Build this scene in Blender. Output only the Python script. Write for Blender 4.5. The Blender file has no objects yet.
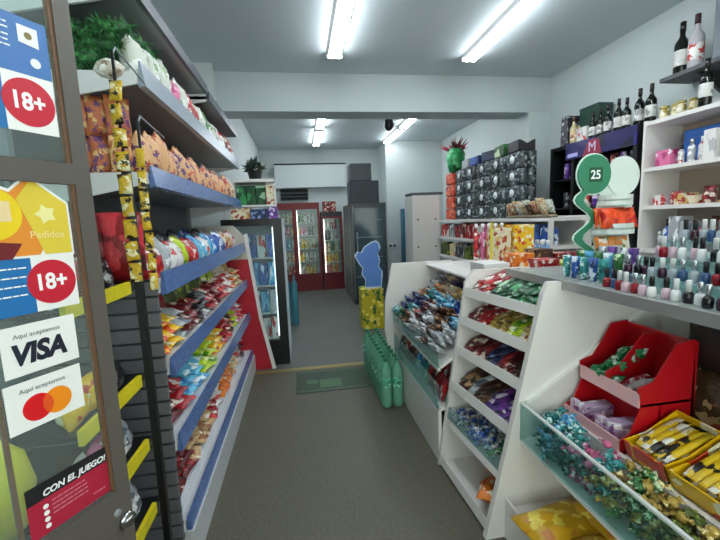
import bpy, math, random
from mathutils import Vector, Matrix
R = math.radians
rnd = random.Random(7)
col = bpy.context.scene.collection
PI = math.pi

# ------------------------------------------------------------------ mesh builder
class MB:
    def __init__(s): s.v = []; s.f = []; s.m = []; s.sm = []
    def add(s, vs, fs, mi=0, smooth=False):
        b = len(s.v); s.v += [tuple(v) for v in vs]
        for f in fs: s.f.append(tuple(b + i for i in f)); s.m.append(mi); s.sm.append(smooth)
        return s
    def box(s, x0, x1, y0, y1, z0, z1, mi=0, bev=0):
        if bev:
            return s.rbox(x0, x1, y0, y1, z0, z1, bev, mi)
        v = [(x, y, z) for z in (z0, z1) for y in (y0, y1) for x in (x0, x1)]
        return s.add(v, [(0, 2, 3, 1), (4, 5, 7, 6), (0, 1, 5, 4), (2, 6, 7, 3), (0, 4, 6, 2), (1, 3, 7, 5)], mi)
    def rbox(s, x0, x1, y0, y1, z0, z1, b, mi=0):
        def ring(x0, x1, y0, y1, z, b): return [(x0 + b, y0, z), (x1 - b, y0, z), (x1, y0 + b, z), (x1, y1 - b, z), (x1 - b, y1, z), (x0 + b, y1, z), (x0, y1 - b, z), (x0, y0 + b, z)]
        v = ring(x0 + b, x1 - b, y0 + b, y1 - b, z0, b * .5) + ring(x0, x1, y0, y1, z0 + b, b) + ring(x0, x1, y0, y1, z1 - b, b) + ring(x0 + b, x1 - b, y0 + b, y1 - b, z1, b * .5)
        f = [tuple(range(7, -1, -1)), tuple(range(24, 32))]
        for k in range(3):
            for i in range(8): j = (i + 1) % 8; f.append((k * 8 + i, k * 8 + j, k * 8 + 8 + j, k * 8 + 8 + i))
        return s.add(v, f, mi)
    def prism(s, poly, axis, a, b, mi=0):
        # poly: list of 2-tuples; axis 'x': (y,z), 'y': (x,z), 'z': (x,y)
        def P(p, t): return {'x': (t, p[0], p[1]), 'y': (p[0], t, p[1]), 'z': (p[0], p[1], t)}[axis]
        n = len(poly); v = [P(p, a) for p in poly] + [P(p, b) for p in poly]
        f = [tuple(range(n - 1, -1, -1)), tuple(range(n, 2 * n))] + [(i, (i + 1) % n, n + (i + 1) % n, n + i) for i in range(n)]
        return s.add(v, f, mi)
    def loft(s, pa, pb, ya, yb, mi=0):   # two XZ polygons at two Y positions
        n = len(pa); v = [(p[0], ya, p[1]) for p in pa] + [(p[0], yb, p[1]) for p in pb]
        return s.add(v, [tuple(range(n - 1, -1, -1)), tuple(range(n, 2 * n))] + [(i, (i + 1) % n, n + (i + 1) % n, n + i) for i in range(n)], mi)
    def lathe(s, prof, seg=16, c=(0, 0, 0), mi=0, smooth=True, axis='z'):
        v = []; f = []
        for r, z in prof:
            for k in range(seg):
                a = 2 * PI * k / seg; p = (r * math.cos(a), r * math.sin(a), z)
                if axis == 'y': p = (p[0], p[2], p[1])
                if axis == 'x': p = (p[2], p[0], p[1])
                v.append((p[0] + c[0], p[1] + c[1], p[2] + c[2]))
        n = len(prof)
        for i in range(n - 1):
            for k in range(seg): j = (k + 1) % seg; f.append((i * seg + k, i * seg + j, (i + 1) * seg + j, (i + 1) * seg + k))
        f.append(tuple(range(seg - 1, -1, -1))); f.append(tuple((n - 1) * seg + k for k in range(seg)))
        return s.add(v, f, mi, smooth)
    def tube(s, pts, r, seg=8, mi=0):
        v = []; f = []; n = len(pts); P = [Vector(p) for p in pts]
        for i, p in enumerate(P):
            t = (P[min(i + 1, n - 1)] - P[max(i - 1, 0)]).normalized()
            a = t.orthogonal().normalized(); b = t.cross(a)
            if abs(t.z) < .9: a = t.cross(Vector((0, 0, 1))).normalized(); b = t.cross(a)
            for k in range(seg): q = 2 * PI * k / seg; v.append(tuple(p + a * r * math.cos(q) + b * r * math.sin(q)))
        for i in range(n - 1):
            for k in range(seg): j = (k + 1) % seg; f.append((i * seg + k, i * seg + j, (i + 1) * seg + j, (i + 1) * seg + k))
        f.append(tuple(range(seg - 1, -1, -1))); f.append(tuple((n - 1) * seg + k for k in range(seg)))
        return s.add(v, f, mi, True)
    def mesh(s, name, mats):
        me = bpy.data.meshes.new(name); me.from_pydata(s.v, [], s.f)
        for m in (mats if isinstance(mats, (list, tuple)) else [mats]): me.materials.append(m)
        me.polygons.foreach_set('material_index', s.m); me.polygons.foreach_set('use_smooth', s.sm)
        me.update()
        import bmesh
        bm = bmesh.new(); bm.from_mesh(me); bmesh.ops.recalc_face_normals(bm, faces=bm.faces); bm.to_mesh(me); bm.free()
        return me

def link(name, data, parent=None, loc=None, rot=None, scale=None):
    o = bpy.data.objects.new(name, data); col.objects.link(o)
    if parent: o.parent = parent
    if loc is not None: o.location = loc
    if rot is not None: o.rotation_euler = rot
    if scale is not None: o.scale = scale if hasattr(scale, '__len__') else (scale,) * 3
    return o
def obj(name, mb, mats, parent=None, **k): return link(name, mb.mesh(name, mats), parent, **k)
def tag(o, label, cat, group=None, kind=None):
    o['label'] = label; o['category'] = cat
    if group: o['group'] = group
    if kind: o['kind'] = kind
    return o
def thing(name, label, cat, loc=(0, 0, 0), rot=(0, 0, 0), group=None):
    return tag(link(name, None, None, loc, rot), label, cat, group)
def struct(name, mb, m, parent=None):
    o = obj(name, mb, m, parent)
    if not parent: o['kind'] = 'structure'
    return o

# ------------------------------------------------------------------ materials
def _c(c):
    if isinstance(c, str):
        c = [int(c[i:i + 2], 16) / 255 for i in (0, 2, 4)]
        c = [x / 12.92 if x <= .04045 else ((x + .055) / 1.055) ** 2.4 for x in c]
    return (*c[:3], 1)
_mc = {}
def mat(name, c, rough=.5, metal=0, emit=0, spec=.5, noise=0, nscale=30, bump=0, bscale=200):
    if name in _mc: return _mc[name]
    m = bpy.data.materials.new(name); m.use_nodes = True; nt = m.node_tree; b = nt.nodes['Principled BSDF']
    b.inputs['Base Color'].default_value = _c(c); b.inputs['Roughness'].default_value = rough; b.inputs['Metallic'].default_value = metal
    b.inputs['Specular IOR Level'].default_value = spec
    if emit: b.inputs['Emission Color'].default_value = _c(c); b.inputs['Emission Strength'].default_value = emit
    if noise or bump:
        tc = nt.nodes.new('ShaderNodeTexCoord')
    if noise:
        n = nt.nodes.new('ShaderNodeTexNoise'); n.inputs['Scale'].default_value = nscale; n.inputs['Detail'].default_value = 5
        r = nt.nodes.new('ShaderNodeMapRange'); r.inputs['To Min'].default_value = 1 - noise; r.inputs['To Max'].default_value = 1 + noise
        x = nt.nodes.new('ShaderNodeMix'); x.data_type = 'RGBA'; x.blend_type = 'MULTIPLY'; x.inputs[0].default_value = 1
        x.inputs[6].default_value = _c(c)
        nt.links.new(tc.outputs['Object'], n.inputs['Vector']); nt.links.new(n.outputs['Fac'], r.inputs['Value'])
        nt.links.new(r.outputs['Result'], x.inputs[7]); nt.links.new(x.outputs[2], b.inputs['Base Color'])
    if bump:
        n = nt.nodes.new('ShaderNodeTexNoise'); n.inputs['Scale'].default_value = bscale
        bp = nt.nodes.new('ShaderNodeBump'); bp.inputs['Strength'].default_value = bump; bp.inputs['Distance'].default_value = .002
        nt.links.new(tc.outputs['Object'], n.inputs['Vector']); nt.links.new(n.outputs['Fac'], bp.inputs['Height']); nt.links.new(bp.outputs['Normal'], b.inputs['Normal'])
    _mc[name] = m; return m
def printed(c1, c2='e8e4dc', c3=None, scale=18, rough=.32):
    """printed packaging: base colour with blocks of two more colours, pattern shifted per object"""
    c3 = c3 or c1; key = ('p', c1, c2, c3, scale, rough)
    if key in _mc: return _mc[key]
    m = bpy.data.materials.new('printed_%s_%s' % (c1, c2)); m.use_nodes = True; nt = m.node_tree; N = nt.nodes; L = nt.links; b = N['Principled BSDF']
    tc = N.new('ShaderNodeTexCoord'); oi = N.new('ShaderNodeObjectInfo')
    mu = N.new('ShaderNodeMath'); mu.operation = 'MULTIPLY'; mu.inputs[1].default_value = 31
    ad = N.new('ShaderNodeVectorMath'); ad.operation = 'ADD'; vo = N.new('ShaderNodeTexVoronoi'); vo.inputs['Scale'].default_value = scale
    cr = N.new('ShaderNodeValToRGB'); cr.color_ramp.interpolation = 'CONSTANT'; e = cr.color_ramp.elements
    e[0].position = 0; e[0].color = _c(c1); e[1].position = .52; e[1].color = _c(c2)
    x = e.new(.7); x.color = _c(c3); x = e.new(.86); x.color = _c(c1)
    sx = N.new('ShaderNodeSeparateColor')
    L.new(oi.outputs['Random'], mu.inputs[0]); L.new(tc.outputs['Object'], ad.inputs[0]); L.new(mu.outputs[0], ad.inputs[1])
    L.new(ad.outputs[0], vo.inputs['Vector']); L.new(vo.outputs['Color'], sx.inputs[0]); L.new(sx.outputs[0], cr.inputs['Fac'])
    L.new(cr.outputs['Color'], b.inputs['Base Color']); b.inputs['Roughness'].default_value = rough
    nz = N.new('ShaderNodeTexNoise'); nz.inputs['Scale'].default_value = scale * 2.2; nz.inputs['Detail'].default_value = 3; bp = N.new('ShaderNodeBump'); bp.inputs['Strength'].default_value = .6; bp.inputs['Distance'].default_value = .006
    L.new(ad.outputs[0], nz.inputs['Vector']); L.new(nz.outputs['Fac'], bp.inputs['Height'])
    if rough < .45: L.new(bp.outputs['Normal'], b.inputs['Normal'])
    va = N.new('ShaderNodeVectorMath'); va.operation = 'SCALE'; va.inputs['Scale'].default_value = .03; L.new(nz.outputs['Color'], va.inputs[0]); ad2 = N.new('ShaderNodeVectorMath'); ad2.operation = 'ADD'
    L.new(ad.outputs[0], ad2.inputs[0]); L.new(va.outputs[0], ad2.inputs[1]); L.new(ad2.outputs[0], vo.inputs['Vector'])
    _mc[key] = m; return m
def glassy(name, c=(1, 1, 1), op=.12, rough=.03):
    """thin clear sheet: mostly transparent, reflecting at grazing angles"""
    if name in _mc: return _mc[name]
    m = bpy.data.materials.new(name); m.use_nodes = True; N = m.node_tree.nodes; L = m.node_tree.links; N.clear()
    o = N.new('ShaderNodeOutputMaterial'); t = N.new('ShaderNodeBsdfTransparent'); gl = N.new('ShaderNodeBsdfGlossy'); df = N.new('ShaderNodeBsdfDiffuse'); mx = N.new('ShaderNodeMixShader'); m2 = N.new('ShaderNodeMixShader')
    fr = N.new('ShaderNodeFresnel'); fr.inputs['IOR'].default_value = 1.35; geo = N.new('ShaderNodeNewGeometry')
    t.inputs['Color'].default_value = _c(c); df.inputs['Color'].default_value = _c(c); gl.inputs['Roughness'].default_value = rough; m2.inputs[0].default_value = op
    L.new(fr.outputs[0], mx.inputs[0]); L.new(t.outputs[0], mx.inputs[1]); L.new(gl.outputs[0], mx.inputs[2]); L.new(mx.outputs[0], m2.inputs[1]); L.new(df.outputs[0], m2.inputs[2]); L.new(m2.outputs[0], o.inputs['Surface'])
    io = N.new('ShaderNodeMath'); io.operation = 'MULTIPLY_ADD'; io.inputs[1].default_value = -(1.35 - 1 / 1.35); io.inputs[2].default_value = 1.35; L.new(geo.outputs['Backfacing'], io.inputs[0]); L.new(io.outputs[0], fr.inputs['IOR'])
    _mc[name] = m; return m

WHITE = mat('white_laminate', 'e6e2de', .35)
WHITE2 = mat('white_metal', 'dcdcdc', .4)
GREYM = mat('grey_metal', '8d9498', .4, .3)
DARKM = mat('dark_metal', '1d1f22', .4)
BLACK = mat('black_plastic', '0c0d0f', .35)
RAILB = mat('blue_price_rail', '50689a', .25, noise=.6, nscale=45)
RAILG = mat('grey_price_rail', '8f9aa5', .3, noise=.2)
RAILD = mat('slate_edge', '3a4148', .4)
YEL = mat('yellow_rail', 'e6d41c', .4, noise=.15, nscale=40)
TUBE = mat('lamp_tube', 'f2faff', .5, emit=34)
GLASS = glassy('clear_glass', 'f2fbfa', .05)
ACRY = glassy('clear_acrylic', 'dff3f2', .14)
RED = mat('red_plastic', 'b8101c', .3)
WALL = mat('wall_paint', 'bfc7c6', .75, noise=.03, nscale=4, bump=.05)

# ------------------------------------------------------------------ room
X0, X1, YB, H = -1.15, 3.15, 9.0, 3.15
def floor_mat(name, a, b_, sc, c):
    m = bpy.data.materials.new(name); m.use_nodes = True; N = m.node_tree.nodes; L = m.node_tree.links; b = N['Principled BSDF']
    tc = N.new('ShaderNodeTexCoord'); n = N.new('ShaderNodeTexNoise'); n.inputs['Scale'].default_value = sc; n.inputs['Detail'].default_value = 3; n.inputs['Roughness'].default_value = .8
    w = N.new('ShaderNodeTexBrick'); w.inputs['Scale'].default_value = 45; w.inputs['Color1'].default_value = _c('ffffff'); w.inputs['Color2'].default_value = _c('e2e2dc'); w.inputs['Mortar'].default_value = _c('9a9a94'); w.inputs['Mortar Size'].default_value = .06
    n2 = N.new('ShaderNodeTexNoise'); n2.inputs['Scale'].default_value = 1.6
    cr = N.new('ShaderNodeValToRGB'); cr.color_ramp.elements[0].position = .35; cr.color_ramp.elements[0].color = _c(a); cr.color_ramp.elements[1].position = .65; cr.color_ramp.elements[1].color = _c(b_)
    mx = N.new('ShaderNodeMix'); mx.data_type = 'RGBA'; mx.blend_type = 'MULTIPLY'; mx.inputs[0].default_value = c
    mr = N.new('ShaderNodeMapRange'); mr.inputs['To Min'].default_value = .45; mr.inputs['To Max'].default_value = .65
    L.new(tc.outputs['Object'], n.inputs['Vector']); L.new(tc.outputs['Object'], w.inputs['Vector']); L.new(tc.outputs['Object'], n2.inputs['Vector'])
    L.new(n.outputs['Fac'], cr.inputs['Fac']); L.new(cr.outputs['Color'], mx.inputs[6]); L.new(w.outputs['Color'], mx.inputs[7]); L.new(mx.outputs[2], b.inputs['Base Color'])
    L.new(n2.outputs['Fac'], mr.inputs['Value']); L.new(mr.outputs['Result'], b.inputs['Roughness'])
    return m
struct('floor', MB().box(X0, X1, -1.3, 3.83, -.05, 0), floor_mat('ribbed_vinyl', '504c40', '86816f', 110, 1))
struct('floor_back', MB().box(X0, X1, 3.83, YB, -.05, 0), floor_mat('worn_tile', '565955', '686b66', 30, .2))
struct('ceiling', MB().box(X0 - .1, X1 + .1, -1.4, YB + .1, H, H + .1), mat('ceiling_paint', 'c6d0d4', .7, noise=.03, nscale=2))
struct('wall_left', MB().box(X0 - .1, X0, -1.3, 4.3, 0, H).box(X0 - .1, -.82, 4.3, YB, 0, H), WALL)
struct('wall_right', MB().box(X1, X1 + .1, -1.3, YB, 0, H), WALL)
struct('wall_back', MB().box(-.82, X1, YB, YB + .1, 0, H), WALL)
struct('wall_inner', MB().box(1.88, X1, 8.15, YB, 0, H), WALL)
struct('wall_front', MB().box(X0 - .1, X1 + .1, -1.4, -1.3, 0, .5).box(X0 - .1, X1 + .1, -1.4, -1.3, 2.6, H).box(X0 - .1, X0 + .1, -1.4, -1.3, .5, 2.6).box(X1 - .15, X1 + .1, -1.4, -1.3, .5, 2.6), WALL)
w = struct('window_1', MB().box(X0 + .1, X0 + .16, -1.38, -1.32, .5, 2.6).box(X1 - .21, X1 - .15, -1.38, -1.32, .5, 2.6).box(X0 + .1, X1 - .15, -1.38, -1.32, .5, .56).box(X0 + .1, X1 - .15, -1.38, -1.32, 2.54, 2.6), DARKM)
struct('window_pane', MB().box(X0 + .16, X1 - .21, -1.355, -1.345, .56, 2.54), GLASS, w)
struct('ceiling_beam', MB().box(-.82, X1, 4.5, 4.82, 2.74, H), mat('beam_paint', 'b4bcbe', .7))
struct('wall_pillar', MB().box(2.86, X1, 4.5, 4.82, 0, 2.74), WALL)
struct('wall_column', MB().box(X0, -.8, 4.28, 4.34, 0, H), WALL)
struct('trim_threshold', MB().prism([(3.80, 0), (3.815, .008), (3.855, .008), (3.87, 0)], 'x', -.52, .66), mat('brass_strip', '9a8a58', .35, .7))
# outlet marks on the inner wall
o = thing('wall_outlet', 'small dark double wall outlet on the white wall beside the tall dark cooler', 'outlet', (1.98, 8.15, .93))
obj('outlet_plate', MB().rbox(-.11, .11, -.012, 0, -.05, .05, .004), mat('plate', 'cfd2d2', .4), o)
for k in (-.045, .045): obj('socket', MB().lathe([(.03, -.02), (.026, -.012)], 12, (k, 0, 0), 0, True, 'y'), BLACK, o)

# ------------------------------------------------------------------ lamps
hous = MB().prism([(-.085, 0), (-.06, -.035), (.06, -.035), (.085, 0)], 'y', 0, 1).mesh('housing', mat('lamp_housing', 'd8dcde', .4))
tube = MB().lathe([(.0175, .03), (.0175, .97)], 12, (0, 0, 0), 0, True, 'y').mesh('fluorescent_tube', TUBE)
cap = MB().box(-.075, .075, 0, .03, -.06, -.01).mesh('end_cap', WHITE2)
def lamp(x, y0, y1, label):
    t = thing('ceiling_lamp', label, 'lamp', (x, y0, H)); L = y1 - y0
    link('housing', hous, t, scale=(1, L, 1))
    for s in (-1, 1): link('fluorescent_tube', tube, t, (s * .038, 0, -.052), None, (1, L, 1))
    link('end_cap', cap, t); link('end_cap', cap, t, (0, L - .03, 0))
lamp(.43, 2.35, 3.98, 'twin tube ceiling lamp above the aisle, in front of the beam')
lamp(1.83, 2.35, 3.98, 'twin tube ceiling lamp above the sweets counters, in front of the beam')
lamp(.43, .3, 1.9, 'twin tube ceiling lamp above the aisle over the camera')
lamp(1.83, .3, 1.9, 'twin tube ceiling lamp above the counter near the shop front')
lamp(.43, 5.55, 6.85, 'twin tube lamp just behind the beam, in line with the aisle')
lamp(.43, 7.0, 8.3, 'twin tube lamp at the back wall, above the red drinks coolers')
lamp(1.9, 5.5, 6.8, 'twin tube lamp just behind the beam, beside the dome camera')
lamp(1.9, 6.9, 8.1, 'twin tube lamp ending at the white inner wall')

# ------------------------------------------------------------------ product meshes
def bag_mesh(w, h, t, mats, seed=0, nu=8, nv=10):
    r = random.Random(seed); v = []; f = []; mb = MB()
    for side in (-1, 1):
        for j in range(nv + 1):
            for i in range(nu + 1):
                u = 2 * i / nu - 1; q = 2 * j / nv - 1
                k = (1 - abs(u) ** 3) * (1 - min(1, abs(q) / .88) ** 2.6 if abs(q) < .88 else 0)
                th = t * .5 * max(0, k) ** .6 * (1 + .16 * math.sin(i * 2.1 + j * 1.3 + seed) if k > 0 else 1)
                pin = 1 - .06 * (1 - abs(q)) * abs(u)
                zz = q * h / 2
                v.append((u * w / 2 * pin, side * (th + .0008) + .004 * math.sin(u * 3 + seed) * (abs(q) > .85), zz + h / 2))
    n = (nu + 1) * (nv + 1)
    for sd in (0, 1):
        for j in range(nv):
            for i in range(nu):
                a = sd * n + j * (nu + 1) + i; q = (a, a + 1, a + nu + 2, a + nu + 1)
                f.append(q if sd == 0 else q[::-1])
    for j in range(nv):
        a = j * (nu + 1); f.append((a, a + nu + 1, n + a + nu + 1, n + a)); a += nu; f.append((a + nu + 1, a, n + a, n + a + nu + 1))
    for i in range(nu):
        f.append((i + 1, i, n + i, n + i + 1)); a = nv * (nu + 1) + i; f.append((a, a + 1, n + a + 1, n + a))
    mb.add(v, f, 0, True); return mb
def bar_mesh(l, w, t):   # flow wrapped bar along X, lying on z=0
    mb = MB(); n = 7; v = []; f = []
    prof = [(-l / 2, .96, .06), (-l / 2 + .012, .96, .1), (-l / 2 + .02, 1, .85), (-l / 4, 1.02, 1), (l / 4, 1.0, .95), (l / 2 - .02, 1, .85), (l / 2 - .012, .96, .1), (l / 2, .96, .06)]
    for x, kw, kt in prof:
        for a in range(8):
            an = 2 * PI * a / 8 + PI / 8; sx = math.copysign(abs(math.cos(an)) ** .5, math.cos(an)); sz = math.copysign(abs(math.sin(an)) ** .6, math.sin(an))
            v.append((x, sx * w / 2 * kw, t / 2 + sz * t / 2 * kt))
    for i in range(len(prof) - 1):
        for a in range(8): j = (a + 1) % 8; f.append((i * 8 + a, i * 8 + j, i * 8 + 8 + j, i * 8 + 8 + a))
    f.append(tuple(range(7, -1, -1))); f.append(tuple((len(prof) - 1) * 8 + a for a in range(8)))
    return mb.add(v, f, 0, True)
def candy_mesh(r=.011, l=.05):
    prof = [(-l / 2, .9, .3), (-l / 2 + .008, .6, .2), (-l * .24, .22, .22), (-l * .16, .8, .75), (0, 1.02, 1), (l * .16, .8, .75), (l * .24, .22, .22), (l / 2 - .008, .6, .2), (l / 2, .9, .3)]
    v = []; f = []
    for x, kw, kt in prof:
        for a in range(8): an = 2 * PI * a / 8; v.append((x, math.cos(an) * r * kw, r + math.sin(an) * r * kt + (.003 * math.sin(3 * an) if abs(x) > l * .3 else 0)))
    for i in range(len(prof) - 1):
        for a in range(8): j = (a + 1) % 8; f.append((i * 8 + a, i * 8 + j, i * 8 + 8 + j, i * 8 + 8 + a))
    f.append(tuple(range(7, -1, -1))); f.append(tuple((len(prof) - 1) * 8 + a for a in range(8)))
    return MB().add(v, f, 0, True)
_pc = {}
def M_(key, fn, m):
    k = (key, m.name)
    if k not in _pc: _pc[k] = fn().mesh(key if isinstance(key, str) else key[0], m)
    return _pc[k]
def bag(w, h, t, m, seed=0): return M_(('snack_bag', w, h, t, seed), lambda: bag_mesh(w, h, t, m, seed), m)
def bar(l, w, t, m): return M_(('bar', l, w, t), lambda: bar_mesh(l, w, t), m)
def candy(m, r=.011, l=.05): return M_(('candy', r, l), lambda: candy_mesh(r, l), m)
def carton(w, d, h, m): return M_(('carton', w, d, h), lambda: MB().rbox(-w / 2, w / 2, -d / 2, d / 2, 0, h, .003), m)
def lathem(key, prof, m, seg=14): return M_(key, lambda: MB().lathe(prof, seg), m)

ONE = 'first second third fourth fifth sixth seventh eighth ninth tenth eleventh twelfth thirteenth fourteenth fifteenth sixteenth seventeenth eighteenth nineteenth twentieth'.split()
def ordw(i):
    i += 1
    if i <= 20: return ONE[i - 1]
    t, u = divmod(i, 10)
    if u == 0: return {3: 'thirtieth', 4: 'fortieth', 5: 'fiftieth', 6: 'sixtieth'}[t]
    return {2: 'twenty', 3: 'thirty', 4: 'forty', 5: 'fifty', 6: 'sixty'}[t] + '-' + ONE[u - 1]
def j(a): return rnd.uniform(-a, a)

# bottles and jars with parts
def bottle(kind, cat, label, loc, prof_body, body_m, cap_prof, cap_m, lab=None, lab_m=None, group=None, rot=0, sc=1, nm='bottle'):
    t = thing(nm, label, cat, loc, (0, 0, rot), group); t.scale = (sc,) * 3
    link('bottle_body', lathem((kind + '_body',), prof_body, body_m), t)
    link('cap', lathem((kind + '_cap',), cap_prof, cap_m, 10), t)
    if lab: link('paper_label', lathem((kind + '_label',), lab, lab_m), t)
    return t
WB = [(.034, 0), (.038, .008), (.038, .185), (.034, .2), (.018, .225), (.0135, .24), (.0135, .31)]
WC = [(.0155, .26), (.0155, .315)]
WL = [(.0385, .06), (.0388, .061), (.0388, .149), (.0385, .15)]

# ------------------------------------------------------------------ LEFT GONDOLA
g = thing('gondola_shelving', 'tall white gondola shelving with blue price rails along the aisle', 'shelving')
GY0, GY1 = 1.62, 3.92
obj('back_panel', MB().box(-1.1, -1.07, GY0, GY1, 0, 2.75), mat('gondola_back', '5b6064', .5), g)
for yy in (GY0, 2.77, GY1 - .03): obj('upright', MB().box(-1.07, -1.04, yy, yy + .03, 0, 2.75), GREYM, g)
def perf(name):
    m = mat(name, 'dfe3ea', .4); nt = m.node_tree; N = nt.nodes; L = nt.links
    tc = N.new('ShaderNodeTexCoord'); v = N.new('ShaderNodeTexVoronoi'); v.inputs['Randomness'].default_value = 0; v.inputs['Scale'].default_value = 42
    cr = N.new('ShaderNodeValToRGB'); cr.color_ramp.elements[0].position = .12; cr.color_ramp.elements[0].color = _c('7b8594'); cr.color_ramp.elements[1].position = .26; cr.color_ramp.elements[1].color = _c('dfe3ea')
    L.new(tc.outputs['Object'], v.inputs['Vector']); L.new(v.outputs['Distance'], cr.inputs['Fac']); L.new(cr.outputs['Color'], N['Principled BSDF'].inputs['Base Color']); return m
PERF = perf('perforated_white_steel')
obj('kickplate', MB().box(-1.04, -.54, GY0, GY1, 0, .17), mat('kick_white', 'bcbfc2', .4), g)
#            z    rail z0,z1   rail mat  plate mat
SH = [(.21, .17, .235, RAILB, PERF), (.59, .55, .625, RAILB, PERF), (.93, .89, .965, RAILB, WHITE2), (1.275, 1.235, 1.325, RAILB, WHITE2), (1.71, 1.665, 1.745, RAILB, GREYM), (2.08, 2.04, 2.13, RAILG, GREYM)]
for z, r0, r1, rm, pm in SH:
    s_ = obj('shelf', MB().box(-1.07, -.575, GY0 + .01, GY1 - .01, z - .025, z), pm, g)
    obj('price_rail', MB().prism([(-.575, r0 - .005), (-.55, r0), (-.562, r1), (-.568, r1)], 'y', GY0 + .01, GY1 - .01), rm, s_)
    for yy in (GY0, GY1 - .012): obj('bracket', MB().prism([(-1.05, z - .13), (-1.05, z + .01), (-.575, z + .01), (-.575, z - .035)], 'y', yy, yy + .012), WHITE2, s_)
for y0, y1, z, c in ((GY0, 2.75, 2.385, GREYM), (2.78, GY1, 2.36, mat('maroon_shelf', '5a4a50', .5))):
    s_ = obj('shelf', MB().box(-1.07, -.57, y0, y1, z - .02, z), c, g)
    obj('shelf_lip', MB().box(-.57, -.55, y0, y1, z - .02, z + .035), RAILD, s_)
    obj('bracket', MB().prism([(-1.05, z - .12), (-1.05, z + .01), (-.57, z + .01), (-.57, z - .03)], 'y', y0, y0 + .012), WHITE2, s_)

SN = ['lowest', 'second', 'third', 'fourth', 'fifth', 'sixth']
KN = ['lowest_shelf_bag', 'second_shelf_bag', 'snack_bag', 'fourth_shelf_bag', 'fifth_shelf_bag', 'sixth_shelf_bag']  # same kind of foil bag on every shelf, only the name differs
LR = {'snack_bag': 'bag', 'carton': 'box', 'bar': 'packet'}
# colour words for palettes
PAL = {
 'red': ('9c1420', 'e8e0da', 'c9302c'), 'maroon': ('5e1218', 'a52a2a', 'e0d0c0'), 'beige': ('c9a578', 'efe6d8', '8c5a34'), 'white': ('e4e2de', 'c23a3a', 'b9b9bd'),
 'orange': ('e07818', 'f4e6c8', 'c44a10'), 'light blue': ('5fb4d6', 'eaf4f6', '2a78b8'), 'purple': ('4d2a78', 'd8cbe0', '7a3a9a'), 'lime': ('b4cc1e', 'f0f0c8', '4f8a22'),
 'yellow': ('e8b812', 'f6eec8', 'c9401c'), 'brown': ('4a2a1c', 'b08a5c', '2c1812'), 'pink': ('d06a94', 'f0e2ea', 'a8386a'), 'green': ('2c6a34', 'cfe0b8', '184a22'),
 'olive': ('4c5a22', '8a9a3a', '2a3412'), 'silver': ('a8acb0', 'f0f0f0', '5a6470'), 'blue': ('2a56a8', 'dfe8f4', '163468'), 'dark': ('1e1c22', '6a6a70', 'b8b8b8'),
 'chartreuse': ('b8a81c', 'e8d860', '3a6a2c'), 'logo yellow': ('d8b41c', '1a1612', 'e8e4d8'), 'teal': ('2a8a8a', 'd8f0ee', '125858'), 'gold': ('a88a3a', 'e8d8a0', '5a4414'), 'navy': ('1c2a54', '7a90c0', '0e1630'), 'cream': ('ddd4b8', 'c8a860', 'a03a2a'), 'clear': ('c4c8bc', 'e8eae4', '6a8a4a'),
 'dark green': ('124a2a', '2f8a4c', 'a8d0b0'), 'peach': ('d8a878', 'b84a3a', '5a3a68')}
def pb(c, sc=26): return printed(*PAL[c], scale=sc, rough=.5)
def pm(c, sc=32): return printed(*PAL[c], scale=sc)
def pick(seq, u): return seq[min(len(seq) - 1, int(u * len(seq)))]
def fill_left(si, front, back, kind, w, h, t, y0=1.68, y1=3.86, xf=-.66, xb=-.84, lie=False, tilt=.15):
    z = SH[si][0]
    for row, seq, x in (('front', front, xf), ('back', back, xb)):
        if not seq: continue
        n = int((y1 - y0) / w)
        for i in range(n):
            u = (i + .5) / n; c = pick(seq, u)
            if c == '-': continue
            y = y0 + (i + .5) * (y1 - y0) / n; ww = (y1 - y0) / n * .96; hh = h * (1 + .12 * ((i * 7) % 3 - 1)) * (1.15 if row == 'back' else 1)
            lab = '%s %s, %s from near end, %s row, %s gondola shelf' % (c, {'snack_bag': 'foil bag', 'carton': 'box', 'bar': 'packet'}[kind], ordw(i), row, SN[si])
            if kind == 'snack_bag':
                if lie: o_ = link('snack_bag', bag(.1, .17, .05, pm(c), i % 3), None, (x + .08, y, z + .035), (R(62) + j(.2), 0, R(90) + j(.25)), (ww / .1, 1, h / .17))
                else: o_ = link(KN[si], bag(.1, .17, .05, pm(c, 50 if si == 4 else 34), i % 3), None, (x, y, z + .002), (tilt * -1 + j(.08), 0, R(90) + j(.2)), (ww / .1, t / .05, hh / .17))
            elif kind == 'carton': o_ = link('carton', carton(.1, .1, .1, pb(c)), None, (x, y, z), (0, 0, R(90) + j(.08)), (ww / .1 * .92, t / .1, hh / .1))
            tag(o_, lab, {'snack_bag': 'bag', 'carton': 'box'}[kind], '%s row of packs on the %s gondola shelf' % (row, SN[si]))
def fill_flat(si, seq, y0, y1, w, l, layers, x, t=.05):
    z = SH[si][0]; n = int((y1 - y0) / w)
    for i in range(n):
        for k in range(layers):
            c = pick(seq, (i + .5) / n)
            tag(link(KN[si], bag(.14, .22, .05, pm(c, 26), (i + k) % 3), None, (x - k * .012 + j(.012), y0 + (i + .5) * (y1 - y0) / n, z + t * .5 + k * t * .9), (R(90) + j(.06), 0, R(-90) + j(.22)), (w / .145, t / .05, l / .22)),
                '%s foil bag, %s from near end, front row, %s layer, %s gondola shelf' % (c, ordw(i), ordw(k), SN[si]), 'bag', 'front bags on the %s gondola shelf' % SN[si])
fill_flat(0, ['maroon', 'maroon', 'beige', 'beige', 'red', 'white', 'orange', 'orange', 'orange', 'cream', 'white', 'dark'], 1.75, 3.86, .15, .27, 3, -.63, .065)
fill_flat(1, ['maroon', 'red', 'light blue', 'light blue', 'lime', 'lime', 'yellow', 'red', 'red', 'brown', 'lime', 'pink', 'white'], 1.72, 3.86, .15, .25, 3, -.61, .06)
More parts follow.
